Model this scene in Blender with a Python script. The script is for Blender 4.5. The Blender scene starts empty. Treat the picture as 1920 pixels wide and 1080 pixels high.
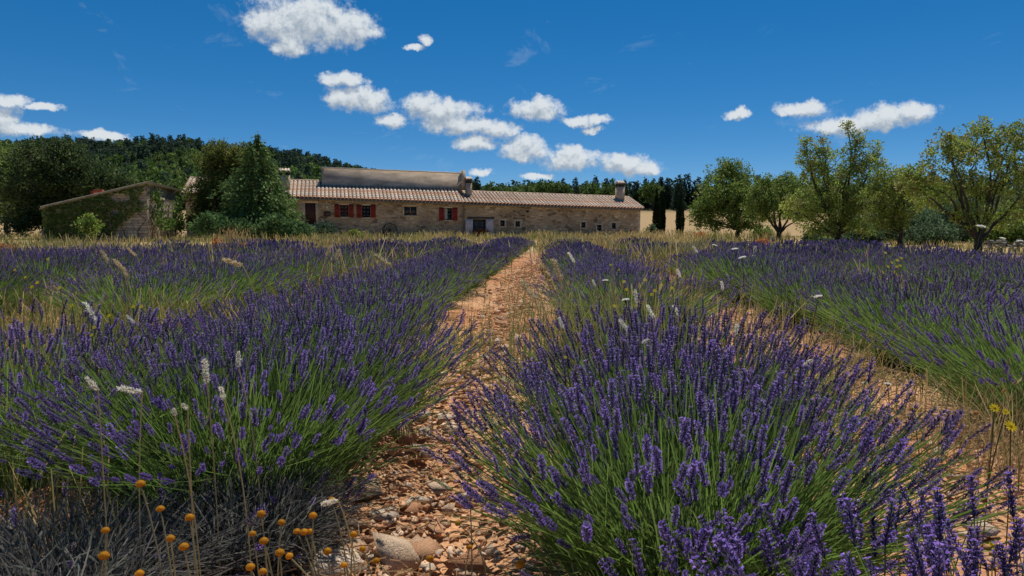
import bpy, bmesh, math, random
import numpy as np
from mathutils import Vector, Matrix

random.seed(7)
RNG = np.random.default_rng(11)
R = math.radians
ORD = ['first', 'second', 'third', 'fourth', 'fifth', 'sixth', 'seventh', 'eighth', 'ninth', 'tenth', 'eleventh', 'twelfth', 'thirteenth', 'fourteenth', 'fifteenth', 'sixteenth', 'seventeenth', 'eighteenth', 'nineteenth', 'twentieth'] + ['%dth' % i for i in range(21, 60)]
scene = bpy.context.scene
COL = scene.collection

# ------------------------------------------------------------------ camera
CH = 0.95                      # eye height
PITCH = R(5.0)
F = 1280.0                     # focal length in photograph pixels (1920 wide)
cam_d = bpy.data.cameras.new('camera')
cam_d.lens = 24.0
cam_d.sensor_width = 36.0
cam_d.clip_start = 0.02
cam_d.clip_end = 9000
cam = bpy.data.objects.new('camera', cam_d)
cam.location = (0, 0, CH)
cam.rotation_euler = (math.pi / 2 - PITCH, 0, 0)
COL.objects.link(cam)
scene.camera = cam

# ------------------------------------------------------------------ light
SUN_EL, SUN_AZ = 65.0, 20.0    # azimuth from the view axis (+Y) to the right (+X)
scene.view_settings.view_transform = 'Standard'
scene.view_settings.look = 'None'
scene.view_settings.exposure = 0.42
scene.view_settings.gamma = 1.0
scene.render.engine = 'CYCLES'
scene.cycles.use_denoising = True
scene.cycles.max_bounces = 6
scene.cycles.diffuse_bounces = 3
scene.cycles.transparent_max_bounces = 8
scene.cycles.use_adaptive_sampling = True
scene.cycles.adaptive_threshold = 0.012

sun_d = bpy.data.lights.new('sun', 'SUN')
sun_d.energy = 3.8
sun_d.angle = R(0.53)
sun_d.color = (1.0, 0.95, 0.86)
sun = bpy.data.objects.new('sun', sun_d)
sv = Vector((math.sin(R(SUN_AZ)) * math.cos(R(SUN_EL)), math.cos(R(SUN_AZ)) * math.cos(R(SUN_EL)), math.sin(R(SUN_EL))))
sun.rotation_euler = sv.to_track_quat('Z', 'Y').to_euler()
sun.location = sv * 60
COL.objects.link(sun)

world = bpy.data.worlds.new('World')
scene.world = world
world.use_nodes = True
world.cycles.sampling_method = 'MANUAL'
world.cycles.sample_map_resolution = 256
SKY_STRENGTH = 0.1


def pixdir(x, y):
    a, b = (x - 960) / F, (540 - y) / F
    return Vector((a, math.cos(PITCH) + b * math.sin(PITCH), -math.sin(PITCH) + b * math.cos(PITCH)))


def build_world():
    nt = world.node_tree
    nt.nodes.clear()
    N, L = nt.nodes.new, nt.links.new
    out = N('ShaderNodeOutputWorld')
    bg = N('ShaderNodeBackground')
    bg.inputs['Strength'].default_value = SKY_STRENGTH
    L(bg.outputs[0], out.inputs[0])
    sky = N('ShaderNodeTexSky')
    sky.sky_type = 'NISHITA'
    sky.sun_disc = False
    sky.sun_elevation = R(SUN_EL)
    sky.sun_rotation = R(SUN_AZ)
    sky.altitude = 900
    sky.air_density = 0.6
    sky.dust_density = 0.0
    sky.ozone_density = 6.0
    # the photograph's saturated rendition of the blue, the same over the whole sky
    hs = N('ShaderNodeHueSaturation')
    hs.inputs['Hue'].default_value = 0.5
    hs.inputs['Saturation'].default_value = 1.53
    hs.inputs['Value'].default_value = 1.17
    gm = N('ShaderNodeGamma'); gm.inputs['Gamma'].default_value = 0.7
    L(sky.outputs[0], gm.inputs['Color'])
    L(gm.outputs[0], hs.inputs['Color'])

    # ---- fair-weather cumulus, placed by direction (azimuth, elevation)
    tc = N('ShaderNodeTexCoord')
    sep = N('ShaderNodeSeparateXYZ')
    L(tc.outputs['Generated'], sep.inputs[0])
    az = N('ShaderNodeMath'); az.operation = 'ARCTAN2'
    L(sep.outputs[0], az.inputs[0]); L(sep.outputs[1], az.inputs[1])
    el = N('ShaderNodeMath'); el.operation = 'ARCSINE'
    L(sep.outputs[2], el.inputs[0])
    comb = N('ShaderNodeCombineXYZ')
    L(az.outputs[0], comb.inputs[0]); L(el.outputs[0], comb.inputs[1])

    clouds = []   # (pixel x, y, rx, ry)
    clouds += [(575, 42, 112, 46), (545, 86, 34, 20), (650, 52, 62, 34), (510, 46, 56, 30), (590, 30, 60, 34), (680, 62, 34, 14),
               (796, 75, 14, 11), (778, 92, 18, 6), (642, 150, 46, 15), (668, 186, 62, 25), (700, 190, 36, 22), (735, 224, 32, 14),
               (828, 206, 82, 22), (850, 232, 74, 22), (890, 266, 48, 16), (800, 200, 50, 22), (942, 244, 36, 16), (905, 236, 40, 16),
               (1005, 206, 58, 22), (1012, 192, 24, 15), (1082, 226, 32, 11), (1122, 226, 30, 11), (1108, 243, 26, 8),
               (985, 280, 54, 24), (992, 264, 28, 15), (970, 293, 34, 12), (1075, 300, 64, 22), (1068, 285, 28, 16),
               (1180, 310, 66, 18), (1160, 300, 34, 16), (1215, 316, 34, 11), (900, 322, 26, 9), (1005, 330, 34, 7),
               (1385, 216, 28, 12), (1387, 208, 11, 10), (1500, 204, 46, 15), (1520, 198, 22, 12), (1478, 212, 20, 8),
               (1600, 235, 86, 16), (1675, 216, 64, 22), (1640, 226, 60, 20), (1560, 242, 40, 8), (1715, 212, 30, 15),
               (8, 185, 34, 10), (76, 203, 36, 7), (30, 240, 62, 11), (4, 218, 32, 20), (195, 254, 38, 10), (-70, 228, 50, 30)]
    rnd = random.Random(5)
    ae = []
    for (x, y, rx, ry) in clouds:
        d = pixdir(x, y).normalized()
        ae.append((math.atan2(d.x, d.y), math.asin(d.z), rx * 1.1 / F, ry * 1.12 / F))
    # the same kind of sky goes on round the horizon outside the frame
    for i in range(16):
        a = rnd.uniform(0.85, 2 * math.pi - 0.85)
        a = a if a < math.pi else a - 2 * math.pi
        e = rnd.uniform(0.08, 0.5)
        w = rnd.uniform(0.04, 0.09)
        ae.append((a, e, w, w * 0.36))
        ae.append((a + w * 0.6, e - w * 0.1, w * 0.7, w * 0.25))

    grp = bpy.data.node_groups.new('cloud_field', 'ShaderNodeTree')
    grp.interface.new_socket('P', in_out='INPUT', socket_type='NodeSocketVector')
    grp.interface.new_socket('F', in_out='OUTPUT', socket_type='NodeSocketFloat')
    gN, gL = grp.nodes.new, grp.links.new
    gi, go = gN('NodeGroupInput'), gN('NodeGroupOutput')
    # domain warp gives the ragged outline
    nw = gN('ShaderNodeTexNoise'); nw.inputs['Scale'].default_value = 26; nw.inputs['Detail'].default_value = 5
    nw.inputs['Roughness'].default_value = 0.7
    gL(gi.outputs[0], nw.inputs['Vector'])
    sb = gN('ShaderNodeVectorMath'); sb.operation = 'SUBTRACT'; sb.inputs[1].default_value = (0.5, 0.5, 0.5)
    gL(nw.outputs['Color'], sb.inputs[0])
    sc = gN('ShaderNodeVectorMath'); sc.operation = 'MULTIPLY'; sc.inputs[1].default_value = (0.034, 0.024, 0)
    gL(sb.outputs[0], sc.inputs[0])
    ad = gN('ShaderNodeVectorMath'); ad.operation = 'ADD'
    gL(gi.outputs[0], ad.inputs[0]); gL(sc.outputs[0], ad.inputs[1])
    prev = None
    for (a, e, rx, ry) in ae:
        s1 = gN('ShaderNodeVectorMath'); s1.operation = 'MULTIPLY_ADD'
        s1.inputs[1].default_value = (1 / rx, 1 / ry, 0)
        s1.inputs[2].default_value = (-a / rx, -e / ry, 0)
        gL(ad.outputs[0], s1.inputs[0])
        ln = gN('ShaderNodeVectorMath'); ln.operation = 'DOT_PRODUCT'
        gL(s1.outputs[0], ln.inputs[0]); gL(s1.outputs[0], ln.inputs[1])
        if prev is None:
            prev = ln.outputs['Value']
        else:
            m = gN('ShaderNodeMath'); m.operation = 'SMOOTH_MIN'; m.inputs[2].default_value = 0.35
            gL(prev, m.inputs[0]); gL(ln.outputs['Value'], m.inputs[1])
            prev = m.outputs[0]
    nf = gN('ShaderNodeTexNoise'); nf.inputs['Scale'].default_value = 58; nf.inputs['Detail'].default_value = 9
    nf.inputs['Roughness'].default_value = 0.66
    gL(gi.outputs[0], nf.inputs['Vector'])
    ma = gN('ShaderNodeMath'); ma.operation = 'MULTIPLY_ADD'; ma.inputs[1].default_value = 2.0; ma.inputs[2].default_value = -0.03
    gL(nf.outputs['Fac'], ma.inputs[0])          # 0.22 + 1.5*noise
    su = gN('ShaderNodeMath'); su.operation = 'SUBTRACT'
    gL(ma.outputs[0], su.inputs[0]); gL(prev, su.inputs[1])
    gL(su.outputs[0], go.inputs[0])

    def field(vec):
        g = N('ShaderNodeGroup'); g.node_tree = grp
        L(vec, g.inputs[0])
        return g.outputs[0]
    f0 = field(comb.outputs[0])
    up = N('ShaderNodeVectorMath'); up.operation = 'ADD'; up.inputs[1].default_value = (0.003, 0.012, 0)
    L(comb.outputs[0], up.inputs[0])
    f1 = field(up.outputs[0])
    dens = N('ShaderNodeMapRange'); dens.interpolation_type = 'SMOOTHSTEP'
    dens.inputs['From Min'].default_value = 0.0; dens.inputs['From Max'].default_value = 0.85
    L(f0, dens.inputs['Value'])
    # towards the sun the cloud is lit, its underside is grey
    df = N('ShaderNodeMath'); df.operation = 'SUBTRACT'
    L(f0, df.inputs[0]); L(f1, df.inputs[1])
    lit = N('ShaderNodeMapRange'); lit.interpolation_type = 'SMOOTHSTEP'
    lit.inputs['From Min'].default_value = -0.42; lit.inputs['From Max'].default_value = 0.6
    L(df.outputs[0], lit.inputs['Value'])
    cc = N('ShaderNodeMix'); cc.data_type = 'RGBA'
    k = 1 / SKY_STRENGTH
    cc.inputs[6].default_value = (0.27 * k, 0.32 * k, 0.38 * k, 1)
    cc.inputs[7].default_value = (0.52 * k, 0.56 * k, 0.59 * k, 1)
    L(lit.outputs[0], cc.inputs[0])
    # thin high wisps
    wm = N('ShaderNodeMapping'); wm.inputs['Scale'].default_value = (3.0, 7.0, 1)
    wm.inputs['Rotation'].default_value = (0, 0, 0.5)
    L(comb.outputs[0], wm.inputs[0])
    wn = N('ShaderNodeTexNoise'); wn.inputs['Scale'].default_value = 2.2; wn.inputs['Detail'].default_value = 7
    wn.inputs['Roughness'].default_value = 0.65; wn.inputs['Distortion'].default_value = 0.6
    L(wm.outputs[0], wn.inputs['Vector'])
    wr = N('ShaderNodeMapRange'); wr.inputs['From Min'].default_value = 0.60; wr.inputs['From Max'].default_value = 0.85
    wr.inputs['To Max'].default_value = 0.26
    L(wn.outputs['Fac'], wr.inputs['Value'])
    m0 = N('ShaderNodeMix'); m0.data_type = 'RGBA'
    L(wr.outputs[0], m0.inputs[0]); L(hs.outputs[0], m0.inputs[6]); m0.inputs[7].default_value = (0.6 * k, 0.66 * k, 0.72 * k, 1)
    m1 = N('ShaderNodeMix'); m1.data_type = 'RGBA'
    L(dens.outputs[0], m1.inputs[0]); L(m0.outputs[2], m1.inputs[6]); L(cc.outputs[2], m1.inputs[7])
    L(m1.outputs[2], bg.inputs['Color'])


build_world()

# ------------------------------------------------------------------ placing helpers


def at(x, y, Y):
    d = pixdir(x, y)
    return Vector((0, 0, CH)) + d * (Y / d.y)


def atz(x, y, z):
    d = pixdir(x, y)
    return Vector((0, 0, CH)) + d * ((z - CH) / d.z)


def sx(X, Y):
    """rough screen column of a ground position"""
    return 960 + F * X / max(Y, 0.05)


def smooth(a, b, x):
    t = np.clip((x - a) / (b - a), 0, 1)
    return t * t * (3 - 2 * t)


_perm = np.random.default_rng(3).random((256, 256))


def vnoise(x, y):
    xi, yi = np.floor(x).astype(int), np.floor(y).astype(int)
    fx, fy = x - xi, y - yi
    fx, fy = fx * fx * (3 - 2 * fx), fy * fy * (3 - 2 * fy)
    g = lambda a, b: _perm[a & 255, b & 255]
    return (g(xi, yi) * (1 - fx) + g(xi + 1, yi) * fx) * (1 - fy) + (g(xi, yi + 1) * (1 - fx) + g(xi + 1, yi + 1) * fx) * fy


CRX = [-2.0, -0.75, -0.63, -0.48, -0.41, -0.34, -0.27, -0.22, -0.12, 0.03, 0.27, 0.75, 2.0]
CRH = [142, 148, 148, 150, 140, 127, 110, 99, 79, 72, 66, 60, 60]


def terrain(X, Y):
    X, Y = np.asarray(X, float), np.asarray(Y, float)
    h = 0.088 * np.maximum(0, Y - 96) * smooth(92, 112, Y)
    h = np.minimum(h, 5.2 + 0.01 * np.maximum(0, Y - 150))
    ratio = X / np.maximum(Y, 1)
    crest = np.interp(ratio, CRX, CRH) / F * 430 - 6
    hill = (crest - 5.2) * smooth(150, 430, Y) ** 0.9 * (1 - 0.55 * smooth(480, 1500, Y))
    h = h + np.maximum(hill, 0) + (vnoise(X / 37, Y / 37) - 0.5) * 5 * smooth(150, 260, Y)
    return h


def terr(x, y):
    return float(terrain(x, y))


# ------------------------------------------------------------------ mesh helpers
class G:
    def __init__(s):
        s.V, s.Q, s.T, s.C, s.MQ, s.MT, s.n = [], [], [], [], [], [], 0

    def add(s, v, q=None, t=None, c=(1, 1, 1), m=0):
        v = np.asarray(v, float).reshape(-1, 3)
        c = np.asarray(c, float)
        if c.ndim == 1:
            c = np.tile(c, (len(v), 1))
        s.V.append(v); s.C.append(c)
        if q is not None and len(q):
            q = np.asarray(q, int).reshape(-1, 4); s.Q.append(q + s.n); s.MQ.append(np.full(len(q), m))
        if t is not None and len(t):
            t = np.asarray(t, int).reshape(-1, 3); s.T.append(t + s.n); s.MT.append(np.full(len(t), m))
        s.n += len(v)
        return s

    def box(s, lo, hi, c=(1, 1, 1), m=0):
        x0, y0, z0 = lo; x1, y1, z1 = hi
        v = [(x0, y0, z0), (x1, y0, z0), (x1, y1, z0), (x0, y1, z0), (x0, y0, z1), (x1, y0, z1), (x1, y1, z1), (x0, y1, z1)]
        q = [(0, 3, 2, 1), (4, 5, 6, 7), (0, 1, 5, 4), (1, 2, 6, 5), (2, 3, 7, 6), (3, 0, 4, 7)]
        return s.add(v, q, c=c, m=m)

    def tube(s, pts, rad, sides=6, c=(1, 1, 1), m=0, cap=True):
        pts = np.asarray(pts, float); k = len(pts)
        rad = np.broadcast_to(np.asarray(rad, float), (k,))
        tan = np.gradient(pts, axis=0)
        tan /= np.linalg.norm(tan, axis=1, keepdims=True) + 1e-9
        ref = np.array([0.0, 0.0, 1.0]) if abs(tan[:, 2]).mean() < 0.8 else np.array([1.0, 0.1, 0.0])
        a = np.cross(tan, ref); a /= np.linalg.norm(a, axis=1, keepdims=True) + 1e-9
        b = np.cross(tan, a)
        th = np.linspace(0, 2 * math.pi, sides, endpoint=False)
        v = pts[:, None] + rad[:, None, None] * (np.cos(th)[None, :, None] * a[:, None] + np.sin(th)[None, :, None] * b[:, None])
        q = []
        for i in range(k - 1):
            for j in range(sides):
                q.append((i * sides + j, i * sides + (j + 1) % sides, (i + 1) * sides + (j + 1) % sides, (i + 1) * sides + j))
        s.add(v.reshape(-1, 3), q, c=c, m=m)
        if cap:
            e = np.concatenate([v[-1], pts[-1:] + tan[-1:] * rad[-1] * 0.4])
            s.add(e, t=[(j, (j + 1) % sides, sides) for j in range(sides)], c=c, m=m)
        return s

    def mesh(s, name, mats, smooth_shade=False):
        me = bpy.data.meshes.new(name)
        V = np.concatenate(s.V)
        Q = np.concatenate(s.Q) if s.Q else np.zeros((0, 4), int)
        T = np.concatenate(s.T) if s.T else np.zeros((0, 3), int)
        me.vertices.add(len(V)); me.vertices.foreach_set('co', V.astype(np.float32).ravel())
        nl = len(Q) * 4 + len(T) * 3
        me.loops.add(nl)
        me.loops.foreach_set('vertex_index', np.concatenate([Q.ravel(), T.ravel()]).astype(np.int32))
        me.polygons.add(len(Q) + len(T))
        ls = np.concatenate([np.arange(len(Q)) * 4, len(Q) * 4 + np.arange(len(T)) * 3]).astype(np.int32)
        me.polygons.foreach_set('loop_start', ls)
        mi = np.concatenate([np.concatenate(s.MQ) if s.MQ else np.zeros(0), np.concatenate(s.MT) if s.MT else np.zeros(0)]).astype(np.int32)
        me.polygons.foreach_set('material_index', mi)
        if smooth_shade:
            me.polygons.foreach_set('use_smooth', np.ones(len(mi), bool))
        C = np.concatenate(s.C)
        at_ = me.color_attributes.new('Col', 'FLOAT_COLOR', 'POINT')
        at_.data.foreach_set('color', np.concatenate([C, np.ones((len(C), 1))], 1).astype(np.float32).ravel())
        for m in (mats if isinstance(mats, (list, tuple)) else [mats]):
            me.materials.append(m)
        me.update(calc_edges=True)
        return me


def obj(name, me, parent=None, loc=None, rot=None, scale=None):
    o = bpy.data.objects.new(name, me)
    COL.objects.link(o)
    if parent is not None:
        o.parent = parent
    if loc is not None:
        o.location = loc
    if rot is not None:
        o.rotation_euler = rot
    if scale is not None:
        o.scale = scale
    return o


def tag(o, label=None, cat=None, group=None, kind=None):
    if label:
        o['label'] = label
    if cat:
        o['category'] = cat
    if group:
        o['group'] = group
    if kind:
        o['kind'] = kind
    return o


def thing(name, label, cat, loc=(0, 0, 0), rotz=0.0, group=None):
    o = obj(name, None, loc=loc, rot=(0, 0, rotz))
    o.empty_display_size = 0.2
    return tag(o, label, cat, group)


def frames(d, rng):
    """(n,3) directions -> (n,3,3) rotation matrices whose z column is d"""
    d = d / (np.linalg.norm(d, axis=1, keepdims=True) + 1e-9)
    r = rng.normal(size=d.shape)
    a = np.cross(d, r); a /= np.linalg.norm(a, axis=1, keepdims=True) + 1e-9
    b = np.cross(d, a)
    return np.stack([a, b, d], axis=2)


def place(g, tmpl, M, P, S, tint=None, m=0):
    """n copies of a template (V,Q,C) joined into g"""
    V, Q, C = tmpl
    n, k = len(P), len(V)
    S = np.asarray(S, float)
    S = S[:, None] if S.ndim == 1 else S
    v = np.einsum('nij,nkj->nki', M, V[None] * S[:, None, :] if S.shape[1] == 3 else V[None] * S[:, :, None]) + P[:, None]
    q = Q[None] + (np.arange(n) * k)[:, None, None]
    c = np.broadcast_to(C[None], (n, k, 3))
    if tint is not None:
        c = c * tint[:, None, :]
    g.add(v.reshape(-1, 3), q.reshape(-1, 4), c=c.reshape(-1, 3), m=m)


def ribbons(g, P, W, col, rng, m=0):
    """P (n,k,3) centre lines, W (n,k) widths -> flat ribbons, random facing"""
    n, k, _ = P.shape
    t = P[:, -1] - P[:, 0]
    r = rng.normal(size=(n, 3)); r[:, 2] *= 0.3
    side = np.cross(t, r); side /= np.linalg.norm(side, axis=1, keepdims=True) + 1e-9
    a = P - side[:, None] * W[..., None] * 0.5
    b = P + side[:, None] * W[..., None] * 0.5
    v = np.stack([a, b], 2).reshape(-1, 3)
    base = (np.arange(n) * k * 2)[:, None] + (np.arange(k - 1) * 2)[None]
    q = np.stack([base, base + 1, base + 3, base + 2], -1).reshape(-1, 4)
    c = np.repeat(col, k * 2, axis=0) if col.ndim == 2 else col
    g.add(v, q, c=c, m=m)


def cards(g, P, D, ln, wd, col, rng, m=0):
    """leaf-shaped diamonds: P centre base, D direction, length, width"""
    n = len(P)
    M = frames(D, rng)
    ln, wd = np.broadcast_to(ln, (n,))[:, None], np.broadcast_to(wd, (n,))[:, None]
    a, bb, d = M[:, :, 0], M[:, :, 1], M[:, :, 2]
    v = np.stack([P, P + d * ln * 0.45 + a * wd * 0.5 + bb * wd * 0.12, P + d * ln, P + d * ln * 0.55 - a * wd * 0.5 + bb * wd * 0.12], 1)
    q = (np.arange(n) * 4)[:, None] + np.arange(4)[None]
    g.add(v.reshape(-1, 3), q, c=np.repeat(col, 4, axis=0), m=m)


def jitter(col, n, rng, v=0.25, h=0.06):
    c = np.tile(np.asarray(col, float), (n, 1))
    return np.clip(c * (1 + rng.uniform(-v, v, (n, 1))) * (1 + rng.uniform(-h, h, (n, 3))), 0, 1)


# ------------------------------------------------------------------ materials
def new_mat(name):
    m = bpy.data.materials.new(name)
    m.use_nodes = True
    nt = m.node_tree
    nt.nodes.clear()
    return m, nt, nt.nodes.new, nt.links.new


def leaf_mat(name, trans=0.35, rough=0.55, obj_var=0.25, spec=0.25):
    m, nt, N, L = new_mat(name)
    out = N('ShaderNodeOutputMaterial')
    at_ = N('ShaderNodeAttribute'); at_.attribute_name = 'Col'
    oi = N('ShaderNodeObjectInfo')
    mr = N('ShaderNodeMapRange'); mr.inputs['To Min'].default_value = 1 - obj_var; mr.inputs['To Max'].default_value = 1 + obj_var
    L(oi.outputs['Random'], mr.inputs['Value'])
    mu = N('ShaderNodeVectorMath'); mu.operation = 'SCALE'
    L(at_.outputs['Color'], mu.inputs[0]); L(mr.outputs[0], mu.inputs['Scale'])
    p = N('ShaderNodeBsdfPrincipled')
    p.inputs['Roughness'].default_value = rough
    p.inputs['Specular IOR Level'].default_value = spec
    L(mu.outputs[0], p.inputs['Base Color'])
    t = N('ShaderNodeBsdfTranslucent')
    L(mu.outputs[0], t.inputs['Color'])
    mx = N('ShaderNodeMixShader'); mx.inputs[0].default_value = trans
    L(p.outputs[0], mx.inputs[1]); L(t.outputs[0], mx.inputs[2])
    L(mx.outputs[0], out.inputs[0])
    return m


def plain_mat(name, col, rough=0.8, var=0.25, scale=4.0, bump=0.0, metal=0.0, spec=0.3, vcol=False, obj_var=0.0, detail=6, stretch=None):
    """colour with two scales of noise and optional bump"""
    m, nt, N, L = new_mat(name)
    out = N('ShaderNodeOutputMaterial')
    p = N('ShaderNodeBsdfPrincipled')
    p.inputs['Roughness'].default_value = rough
    p.inputs['Metallic'].default_value = metal
    p.inputs['Specular IOR Level'].default_value = spec
    tc = N('ShaderNodeTexCoord')
    n = N('ShaderNodeTexNoise'); n.inputs['Scale'].default_value = scale; n.inputs['Detail'].default_value = detail
    n.inputs['Roughness'].default_value = 0.65
    if stretch:
        mp = N('ShaderNodeMapping'); mp.inputs['Scale'].default_value = stretch
        L(tc.outputs['Object'], mp.inputs[0]); L(mp.outputs[0], n.inputs['Vector'])
    else:
        L(tc.outputs['Object'], n.inputs['Vector'])
    mr = N('ShaderNodeMapRange'); mr.inputs['From Min'].default_value = 0.3; mr.inputs['From Max'].default_value = 0.7
    mr.inputs['To Min'].default_value = 1 - var; mr.inputs['To Max'].default_value = 1 + var
    L(n.outputs['Fac'], mr.inputs['Value'])
    mu = N('ShaderNodeVectorMath'); mu.operation = 'SCALE'
    if vcol:
        a = N('ShaderNodeAttribute'); a.attribute_name = 'Col'
        L(a.outputs['Color'], mu.inputs[0])
    else:
        mu.inputs[0].default_value = col
    L(mr.outputs[0], mu.inputs['Scale'])
    last = mu.outputs[0]
    if obj_var:
        oi = N('ShaderNodeObjectInfo')
        m2 = N('ShaderNodeMapRange'); m2.inputs['To Min'].default_value = 1 - obj_var; m2.inputs['To Max'].default_value = 1 + obj_var
        L(oi.outputs['Random'], m2.inputs['Value'])
        s2 = N('ShaderNodeVectorMath'); s2.operation = 'SCALE'
        L(last, s2.inputs[0]); L(m2.outputs[0], s2.inputs['Scale'])
        last = s2.outputs[0]
    L(last, p.inputs['Base Color'])
    if bump:
        b = N('ShaderNodeBump'); b.inputs['Strength'].default_value = bump; b.inputs['Distance'].default_value = 0.02
        L(n.outputs['Fac'], b.inputs['Height']); L(b.outputs[0], p.inputs['Normal'])
    L(p.outputs[0], out.inputs[0])
    return m


def stone_wall_mat(name, sx_, sz_, cols, mortar):
    """rubble masonry too far away to pick stones apart"""
    m, nt, N, L = new_mat(name)
    out = N('ShaderNodeOutputMaterial')
    p = N('ShaderNodeBsdfPrincipled'); p.inputs['Roughness'].default_value = 0.9; p.inputs['Specular IOR Level'].default_value = 0.15
    tc = N('ShaderNodeTexCoord')
    mp = N('ShaderNodeMapping'); mp.inputs['Scale'].default_value = (1 / sx_, 1 / sx_, 1 / sz_)
    L(tc.outputs['Object'], mp.inputs[0])
    nz = N('ShaderNodeTexNoise'); nz.inputs['Scale'].default_value = 0.8; nz.inputs['Detail'].default_value = 3
    L(mp.outputs[0], nz.inputs['Vector'])
    mxv = N('ShaderNodeMix'); mxv.data_type = 'RGBA'; mxv.inputs[0].default_value = 0.14
    L(mp.outputs[0], mxv.inputs[6]); L(nz.outputs['Color'], mxv.inputs[7])
    v = N('ShaderNodeTexVoronoi'); v.inputs['Scale'].default_value = 1.0
    L(mxv.outputs[2], v.inputs['Vector'])
    ve = N('ShaderNodeTexVoronoi'); ve.feature = 'DISTANCE_TO_EDGE'; ve.inputs['Scale'].default_value = 1.0
    L(mxv.outputs[2], ve.inputs['Vector'])
    sep = N('ShaderNodeSeparateColor')
    L(v.outputs['Color'], sep.inputs[0])
    cr = N('ShaderNodeValToRGB')
    cr.color_ramp.interpolation = 'LINEAR'
    e = cr.color_ramp.elements
    e[0].position = 0; e[0].color = (*cols[0], 1)
    e[1].position = 1; e[1].color = (*cols[-1], 1)
    for i, c in enumerate(cols[1:-1]):
        x = e.new((i + 1) / (len(cols) - 1)); x.color = (*c, 1)
    L(sep.outputs[0], cr.inputs[0])
    big = N('ShaderNodeTexNoise'); big.inputs['Scale'].default_value = 0.35; big.inputs['Detail'].default_value = 6
    L(tc.outputs['Object'], big.inputs['Vector'])
    bm_ = N('ShaderNodeMapRange'); bm_.inputs['From Min'].default_value = 0.35; bm_.inputs['From Max'].default_value = 0.65
    bm_.inputs['To Min'].default_value = 0.72; bm_.inputs['To Max'].default_value = 1.22
    L(big.outputs['Fac'], bm_.inputs['Value'])
    sc = N('ShaderNodeVectorMath'); sc.operation = 'SCALE'
    L(cr.outputs[0], sc.inputs[0]); L(bm_.outputs[0], sc.inputs['Scale'])
    ed = N('ShaderNodeMapRange'); ed.inputs['From Min'].default_value = 0.02; ed.inputs['From Max'].default_value = 0.10
    L(ve.outputs['Distance'], ed.inputs['Value'])
    mx = N('ShaderNodeMix'); mx.data_type = 'RGBA'; mx.inputs[6].default_value = (*mortar, 1)
    L(ed.outputs[0], mx.inputs[0]); L(sc.outputs[0], mx.inputs[7])
    L(mx.outputs[2], p.inputs['Base Color'])
    b = N('ShaderNodeBump'); b.inputs['Strength'].default_value = 0.9; b.inputs['Distance'].default_value = 0.05
    L(ed.outputs[0], b.inputs['Height']); L(b.outputs[0], p.inputs['Normal'])
    L(p.outputs[0], out.inputs[0])
    return m


def ground_mat():
    m, nt, N, L = new_mat('soil')
    out = N('ShaderNodeOutputMaterial')
    p = N('ShaderNodeBsdfPrincipled'); p.inputs['Roughness'].default_value = 0.95; p.inputs['Specular IOR Level'].default_value = 0.1
    at_ = N('ShaderNodeAttribute'); at_.attribute_name = 'Col'
    tc = N('ShaderNodeTexCoord')
    n1 = N('ShaderNodeTexNoise'); n1.inputs['Scale'].default_value = 3.2; n1.inputs['Detail'].default_value = 9; n1.inputs['Roughness'].default_value = 0.72
    L(tc.outputs['Object'], n1.inputs['Vector'])
    r1 = N('ShaderNodeMapRange'); r1.inputs['From Min'].default_value = 0.3; r1.inputs['From Max'].default_value = 0.7
    r1.inputs['To Min'].default_value = 0.6; r1.inputs['To Max'].default_value = 1.35
    L(n1.outputs['Fac'], r1.inputs['Value'])
    s1 = N('ShaderNodeVectorMath'); s1.operation = 'SCALE'
    L(at_.outputs['Color'], s1.inputs[0]); L(r1.outputs[0], s1.inputs['Scale'])
    # crumbs of straw and pale chips
    v = N('ShaderNodeTexVoronoi'); v.inputs['Scale'].default_value = 46; v.inputs['Randomness'].default_value = 1
    L(tc.outputs['Object'], v.inputs['Vector'])
    sepc = N('ShaderNodeSeparateColor'); L(v.outputs['Color'], sepc.inputs[0])
    gt = N('ShaderNodeMath'); gt.operation = 'GREATER_THAN'; gt.inputs[1].default_value = 0.72
    L(sepc.outputs[0], gt.inputs[0])
    fm = N('ShaderNodeMath'); fm.operation = 'MULTIPLY'; fm.inputs[1].default_value = 0.55
    L(gt.outputs[0], fm.inputs[0])
    mx = N('ShaderNodeMix'); mx.data_type = 'RGBA'; mx.inputs[7].default_value = (0.46, 0.30, 0.17, 1)
    L(fm.outputs[0], mx.inputs[0]); L(s1.outputs[0], mx.inputs[6])
    L(mx.outputs[2], p.inputs['Base Color'])
    n2 = N('ShaderNodeTexNoise'); n2.inputs['Scale'].default_value = 34; n2.inputs['Detail'].default_value = 6
    L(tc.outputs['Object'], n2.inputs['Vector'])
    b = N('ShaderNodeBump'); b.inputs['Strength'].default_value = 0.8; b.inputs['Distance'].default_value = 0.03
    L(n2.outputs['Fac'], b.inputs['Height']); L(b.outputs[0], p.inputs['Normal'])
    L(p.outputs[0], out.inputs[0])
    return m


def glass_mat(name, col=(0.02, 0.025, 0.03)):
    m, nt, N, L = new_mat(name)
    out = N('ShaderNodeOutputMaterial')
    p = N('ShaderNodeBsdfPrincipled')
    p.inputs['Base Color'].default_value = (*col, 1)
    p.inputs['Roughness'].default_value = 0.08
    L(p.outputs[0], out.inputs[0])
    return m


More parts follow.
